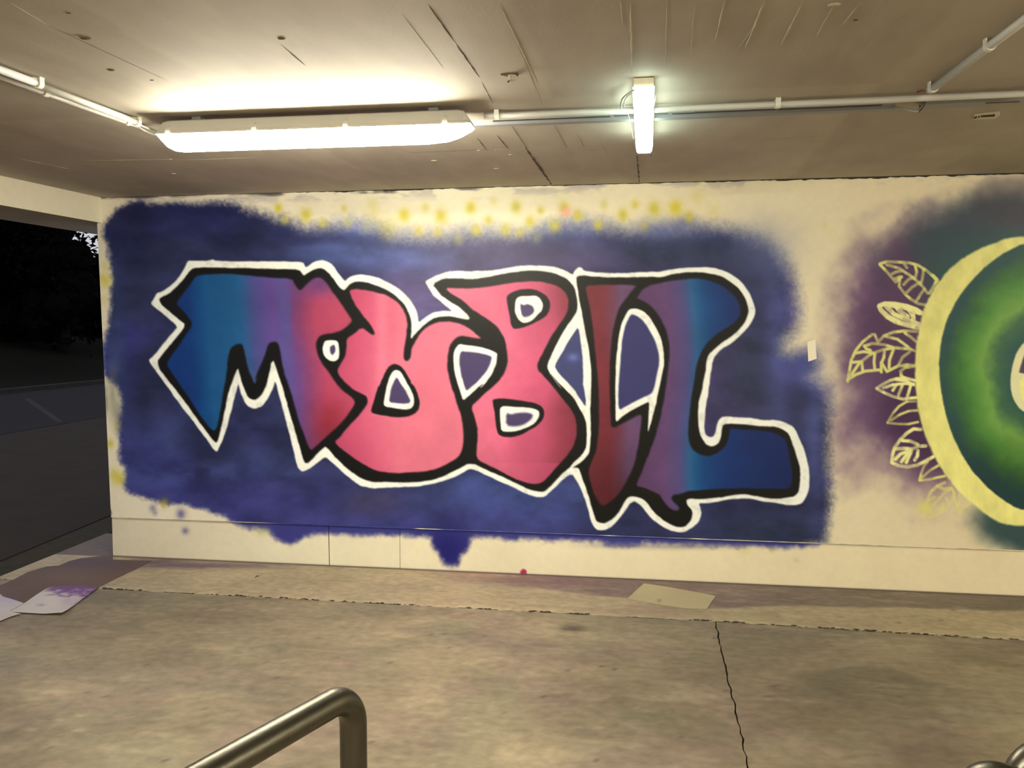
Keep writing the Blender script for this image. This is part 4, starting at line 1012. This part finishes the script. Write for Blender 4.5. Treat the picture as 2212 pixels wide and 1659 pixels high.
slot((1452, 246.5), (1500, 244.5), .0065, root=troot); slot((1500, 243.5), (1676, 236.5), .0075, root=troot); slot((1682, 236.5), (1905, 227.5), .0085, root=troot)
T2 = at_z(1990, 228, CEIL-.018); T3 = at_z(2300, 213, CEIL-.018)
troot2 = empty('cable_trunking', T2, 'wider grey trunking continuing past the branch to the right edge', 'trunking')
channel(T2, T3, .034, .024, 0, M_TRAY, 'channel', troot2)
slot((2035, 212), (2105, 210), .006, CEIL-.0255, troot2); slot((2112, 209.5), (2205, 206), .006, CEIL-.0255, troot2); slot((2130, 223), (2202, 220), .005, CEIL-.0255, troot2, simple('rusty_slot', (.12, .07, .04), .8))
# loose wires between the two trunkings
M_RUST = simple('rusty_wire', (.16, .09, .05), .8)
wr = []
bm = bmesh.new(); add_tube(bm, curve_pts([at_z(1930, 230, CEIL-.02), at_z(1955, 236, CEIL-.03), at_z(1978, 240, CEIL-.03), at_z(1992, 236, CEIL-.02)]), .004, 8)
tag(obj('cable', bm, M_TRAY, None, True), 'sagging grey cable bridging the gap between the two trunkings', 'cable')
bm = bmesh.new(); add_tube(bm, curve_pts([at_z(1979, 217, CEIL-.03), at_z(1988, 226, CEIL-.036), at_z(1998, 222, CEIL-.03)]), .002, 6)
tag(obj('wire', bm, M_RUST, None, True), 'short rusty wire hooked below the branch joint', 'wire')
bm = bmesh.new(); add_tube(bm, curve_pts([at_z(1999, 218, CEIL-.03), at_z(1995, 230, CEIL-.036), at_z(1985, 242, CEIL-.04)]), .0022, 6)
tag(obj('wire', bm, M_BLACK, None, True), 'black wire end hanging at the branch of the conduit', 'wire')
bm = bmesh.new(); add_tube(bm, curve_pts([at_z(1982, 199, CEIL-.008), at_z(1992, 196, CEIL-.01), at_z(2003, 198, CEIL-.012)]), .004, 6)
tag(obj('wire', bm, simple('red_wire', (.22, .06, .03), .7), None, True), 'reddish stub of wire where the branch conduit begins', 'wire')
# branch to the upper right
conduit([(2008, 196), (2300, -22)], .0135, zp, [(2016, 190), (2132, 99)], 'pale branch conduit rising to the upper right corner')

# ceiling oddments
p = at_z(1103, 161, CEIL)
root = empty('ceiling_anchor', p, 'broken pale anchor stub under the ceiling between the two lamps', 'anchor')
bm = bmesh.new()
bmesh.ops.create_cone(bm, cap_ends=True, segments=10, radius1=.012, radius2=.017, depth=.022, matrix=Matrix.Translation(p + Vector((.006, 0, -.011))))
obj('stub', bm, M_FIN, root)
bm = bmesh.new(); add_prism(bm, [(p.x-.034, p.y-.012), (p.x-.005, p.y-.016), (p.x+.03, p.y-.018), (p.x+.026, p.y+.012), (p.x, p.y+.016), (p.x-.02, p.y+.004)], CEIL-.004, CEIL-.0004); obj('plaster_scar', bm, M_GRV, root)
bm = bmesh.new(); add_tube(bm, [p+Vector((-.004, 0, -.02)), p+Vector((-.010, -.004, -.028))], .003, 6); obj('pin', bm, M_GRV, root)
# little white holder with black slot at the right
Zs = CEIL - .004
def quadpx(L, z): return [(at_z(a, b, z).x, at_z(a, b, z).y) for a, b in L]
root = empty('ceiling_plate', at_z(2125, 252, CEIL), 'small white plate with a black slot on the ceiling near the right edge', 'plate')
bm = bmesh.new(); add_prism(bm, quadpx([(2101, 258), (2106, 248), (2158, 241), (2160, 249), (2148, 257)], Zs), Zs, CEIL-.0004); obj('plate', bm, M_CREAM, root)
for L in ([(2119, 250), (2149, 247.5), (2149, 251.5), (2119, 253.5)], [(2113, 251), (2116, 250.5), (2116, 254.5), (2113, 255)], [(2103, 255), (2110, 250.5), (2110, 255), (2102, 257)]):
    bm = bmesh.new(); add_prism(bm, quadpx(L, Zs-.001), Zs-.0015, Zs); obj('slot', bm, M_BLACK, root)

# ================================================================== LOOSE THINGS ON WALL AND FLOOR
bm = bmesh.new()
q = [at_y(a, b, WALL_Y - .001) for a, b in ((1744, 739), (1761, 733), (1764, 775), (1746, 781))]
v0 = [bm.verts.new(p) for p in q]; v1 = [bm.verts.new(p + Vector((0, -.0015, 0))) for p in q]
bm.faces.new(v0); bm.faces.new(v1)
for i in range(4): bm.faces.new((v0[i], v0[(i+1) % 4], v1[(i+1) % 4], v1[i]))
tag(obj('masking_tape', bm, simple('white_tape', (.80, .74, .62), .6)), 'small piece of pale masking tape on the wall between lettering and round mural', 'tape')

def sheet(name, outline, z, th, m, label, cat, nsub=0, lift=0.0, paint=None):
    """thin sheet lying on the floor, outline in plan; waviness lifts its interior"""
    pts = [at_z(a, b, z) for a, b in outline]
    xs = [p.x for p in pts]; ys = [p.y for p in pts]
    bm = bmesh.new()
    vs = [bm.verts.new((p.x, p.y, z)) for p in pts]
    bm.faces.new(vs)
    bmesh.ops.triangulate(bm, faces=bm.faces[:])
    for _ in range(nsub):
        bmesh.ops.subdivide_edges(bm, edges=[e for e in bm.edges if e.calc_length() > .03], cuts=1, use_grid_fill=True)
        bmesh.ops.triangulate(bm, faces=bm.faces[:])
    for v in bm.verts:
        v.co.z = z + lift*max(0.0, math.sin(v.co.x*9.0+1)*math.cos(v.co.y*7.0))**1.0
    bmesh.ops.recalc_face_normals(bm, faces=bm.faces[:])
    if bm.faces[:][0].normal.z < 0: bmesh.ops.reverse_faces(bm, faces=bm.faces[:])
    me = bpy.data.meshes.new(name); bm.to_mesh(me); bm.free()
    if paint:
        n = len(me.vertices); co = np.zeros(n*3); me.vertices.foreach_get('co', co); co = co.reshape(-1, 3)
        c4 = np.ones((n, 4), np.float32); c4[:, :3] = paint(co)
        at = me.color_attributes.new('paint', 'FLOAT_COLOR', 'POINT'); at.data.foreach_set('color', c4.ravel())
    o = link_mesh(name, me, m)
    md = o.modifiers.new('thickness', 'SOLIDIFY'); md.thickness = th; md.offset = 1
    return tag(o, label, cat)
M_PAPER = painted('sprayed_paper', rough=.7, bump=.1, bscale=80, var=.03, vscale=30)
def paint_brown(co):
    c = Canvas(co); c.c[:] = np.array([98, 76, 62.])*(1+(fbm(co[:, 0]*100, co[:, 1]*100, 30, 2)-.5)[:, None]*.2)
    c.blob(200, 1215, 110, 16, (78, 62, 66), .8, 1, None, .3); c.blob(290, 1222, 50, 12, (84, 64, 64), .7, 1, None, .3); c.blob(100, 1290, 70, 20, (84, 62, 54), .6, 1, None, .3)
    return albedo(c.c, 1.0)
sheet('paper_sheet', [(328, 1211), (290, 1231), (250, 1250), (212, 1269), (176, 1292), (134, 1322), (60, 1322), (10, 1322), (-60, 1330), (-90, 1290), (-20, 1272), (0, 1265), (30, 1252), (60, 1236), (100, 1224), (127, 1222), (150, 1212), (174, 1206), (205, 1203), (243, 1199), (244, 1209), (300, 1211)],
      .0055, .0012, M_PAPER, 'brown protective paper sheet, purple-sprayed, lying at the foot of the wall corner', 'paper', 4, .0, paint_brown)
def paint_white(co):
    c = Canvas(co); c.c[:] = np.array([184, 172, 156.])*(1+(fbm(co[:, 0]*100, co[:, 1]*100, 22, 5)-.5)[:, None]*.12)
    n = fbm(co[:, 0]*100, co[:, 1]*100, 4, 3, 4)
    d = (c.v - 1282 - (c.u-150)*.12)
    a = sstep(14, -8, d + (n-.5)*50)*sstep(88, 118, c.u)
    c.lay(np.arange(c.n), a*.92, (96, 60, 104))
    c.blob(88, 1307, 7, 2, (110, 104, 120), .7, 1); c.blob(150, 1300, 26, 12, (130, 104, 130), .35, 1, None, .5)
    return albedo(c.c, 1.0)
sheet('paper_sheet', [(108, 1270), (150, 1269.5), (185, 1269.5), (213, 1268.5), (196, 1281), (178, 1294), (155, 1312), (146, 1320), (134, 1327), (100, 1326), (70, 1324.5), (45, 1323), (30, 1322), (21, 1320.5), (38, 1312), (54, 1302), (72, 1291), (90, 1280), (99, 1274)],
      .009, .0010, M_PAPER, 'white paper sheet with dark purple overspray on its far corner, on the brown paper', 'paper', 6, .012, paint_white)
def paint_white2(co):
    c = Canvas(co); c.c[:] = np.array([178, 165, 152.])*(1+(fbm(co[:, 0]*100, co[:, 1]*100, 22, 1)-.5)[:, None]*.12); c.blob(20, 1298, 22, 9, (170, 154, 172), .7, 1)
    return albedo(c.c, 1.0)
sheet('paper_sheet', [(-40, 1262), (-6, 1278), (7, 1289), (28, 1295), (51, 1303), (36, 1312), (22, 1319), (30, 1323), (45, 1325.5), (20, 1333), (0, 1341.5), (-60, 1362), (-110, 1330)],
      .0075, .0009, M_PAPER, 'plain white paper sheet cut off by the left edge of the picture', 'paper', 4, .0, paint_white2)
def paint_card(co):
    c = Canvas(co); c.c[:] = np.array([176, 160, 118.])*(1+(fbm(co[:, 0]*100, co[:, 1]*100, 30, 6)-.5)[:, None]*.1); c.blob(1425, 1299, 3, 3, (90, 80, 60), .6, 1)
    return albedo(c.c, 1.0)
sheet('cardboard_sheet', [(1391, 1261), (1440, 1268), (1500, 1279), (1546, 1288), (1536, 1302), (1527, 1316), (1480, 1314), (1420, 1305), (1355, 1294), (1373, 1277)],
      .0055, .0025, M_PAPER, 'flat tan cardboard sheet on the floor by the wall below the lettering', 'cardboard', 4, .0, paint_card)
# twig and crumb on the strip
p = at_z(556, 1246, .006)
bm = bmesh.new(); add_tube(bm, [p + Vector((0, .02, 0)), p + Vector((-.008, 0, .004)), p + Vector((-.004, -.02, 0))], .0025, 6)
tag(obj('twig', bm, M_CRUMB), 'tiny dark twig on the concrete strip near the wall', 'twig')

# steel hoops
def hoop(corner, hdir, length, height, r, bend, label):
    """inverted U: near leg at corner, top bar along hdir, second leg at its end"""
    d = Vector((hdir[0], hdir[1], 0)).normalized()
    c = Vector((corner[0], corner[1], 0))
    path = [c + Vector((0, 0, .0))] + [c + Vector((0, 0, z)) for z in (height*.3, height*.6)]
    def arc(center, a, b, n=12):
        return [center + a*math.cos(t*math.pi/2/n) + b*math.sin(t*math.pi/2/n) for t in range(n+1)]
    up = Vector((0, 0, 1))
    path += arc(c + d*bend + up*(height-bend), -d*bend, up*bend)
    path += [c + d*(length*.33) + up*height, c + d*(length*.66) + up*height]
    path += arc(c + d*(length-bend) + up*(height-bend), up*bend, d*bend)
    path += [c + d*length + Vector((0, 0, height*.6)), c + d*length + Vector((0, 0, height*.3)), c + d*length]
    root = empty('bike_hoop', (c.x, c.y, 0), label, 'bike stand')
    bm = bmesh.new(); add_tube(bm, path, r, 32); obj('frame', bm, M_STEEL, root, True)
    for q in (c, c + d*length):
        bm = bmesh.new(); bmesh.ops.create_cone(bm, cap_ends=True, segments=32, radius1=.038, radius2=.036, depth=.008, matrix=Matrix.Translation(q + Vector((0, 0, .004))))
        obj('base_plate', bm, M_STEEL, root)
    return root
HZ = .872
pl = CAM + ray(764, 1640) * 1.62
bar_dir = -Vector((math.sin(math.radians(20.7)), math.cos(math.radians(20.7)), 0))
cz = at_z(700, 1519, HZ)
hoop((pl.x, pl.y), bar_dir, .80, HZ, .0262, .062, 'galvanised steel hoop stand with a rounded corner at the bottom centre-left')
pr = at_z(2098, 1652, HZ - .01)
d2 = Vector((math.sin(math.radians(47)), -math.cos(math.radians(47)), 0))
hoop((pr.x, pr.y), d2, .6, HZ - .01, .0215, .05, 'steel hoop stand whose low bend shows at the bottom right')
pr = at_z(2199, 1622, HZ + .02)
hoop((pr.x, pr.y), Vector((1, .1, 0)), .6, HZ + .02, .024, .06, 'steel hoop stand cut off by the bottom right corner')

# ================================================================== TREES BEYOND THE LAWN
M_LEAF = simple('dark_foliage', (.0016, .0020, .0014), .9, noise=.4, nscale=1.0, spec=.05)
M_BARK = simple('dark_bark', (.025, .02, .015), .95, noise=.3, nscale=6, spec=.05)
def tree(px, depth, h, rad, n, label, seed, zlow=.6, core=.62):
    rng = np.random.RandomState(seed)
    d = ray(px, 718); d = d / d.dot(Vector(FWD)); base = CAM + d * depth
    gz = 1.2
    root = empty('tree', (base.x, base.y, gz), label, 'tree', None)
    bm = bmesh.new(); add_tube(bm, [(base.x, base.y, gz - .5), (base.x + .1, base.y, gz + h*.3), (base.x - .05, base.y, gz + h*.7)], [.22, .16, .06], 8); obj('trunk', bm, M_BARK, root, True)
    # leaf cards, folded along the midrib, spread over overlapping clumps
    nclump = 46
    th = rng.rand(nclump)*2*np.pi; hh = zlow + (h - zlow)*rng.rand(nclump)**.9; rr = rad*np.sqrt(rng.rand(nclump))*np.interp(hh/h, [0, .45, 1], [.95, 1, .45])
    cx = base.x + rr*np.cos(th); cy = base.y + rr*np.sin(th); cz = gz - .6 + hh
    k = rng.randint(0, nclump, n)
    off = rng.normal(size=(n, 3))*np.array([.62, .62, .5])
    c = np.stack([cx[k], cy[k], cz[k]], -1) + off
    a = rng.normal(size=(n, 3)); a /= np.linalg.norm(a, axis=1)[:, None]
    b = np.cross(a, rng.normal(size=(n, 3))); b /= np.linalg.norm(b, axis=1)[:, None]
    nn = np.cross(a, b)
    s = (.11 + .12*rng.rand(n))[:, None]
    P = np.stack([c - a*s, c + b*s*.45 + nn*s*.15, c + a*s, c - b*s*.45 + nn*s*.15], 1).reshape(-1, 3)
    Q = np.arange(n*4).reshape(-1, 4)
    me = bpy.data.meshes.new('foliage')
    me.vertices.add(len(P)); me.vertices.foreach_set('co', P.astype(np.float32).ravel())
    me.loops.add(n*4); me.loops.foreach_set('vertex_index', Q.astype(np.int32).ravel())
    me.polygons.add(n); me.polygons.foreach_set('loop_start', np.arange(0, n*4, 4, dtype=np.int32))
    me.update(calc_edges=True)
    f = link_mesh('foliage', me, M_LEAF, root); f['kind'] = 'stuff'
    # solid dark lumps added inside the crown to block the sky
    bm = bmesh.new()
    for i in range(nclump):
        if rng.rand() < core:
            bmesh.ops.create_icosphere(bm, subdivisions=2, radius=.75, matrix=Matrix.Translation((cx[i]*.0 + base.x + (cx[i]-base.x)*.8, base.y + (cy[i]-base.y)*.8, cz[i])))
    for v in bm.verts:
        v.co += Vector(rng.normal(size=3)*.07)
    g = obj('crown_core', bm, M_LEAF, root); g['kind'] = 'stuff'
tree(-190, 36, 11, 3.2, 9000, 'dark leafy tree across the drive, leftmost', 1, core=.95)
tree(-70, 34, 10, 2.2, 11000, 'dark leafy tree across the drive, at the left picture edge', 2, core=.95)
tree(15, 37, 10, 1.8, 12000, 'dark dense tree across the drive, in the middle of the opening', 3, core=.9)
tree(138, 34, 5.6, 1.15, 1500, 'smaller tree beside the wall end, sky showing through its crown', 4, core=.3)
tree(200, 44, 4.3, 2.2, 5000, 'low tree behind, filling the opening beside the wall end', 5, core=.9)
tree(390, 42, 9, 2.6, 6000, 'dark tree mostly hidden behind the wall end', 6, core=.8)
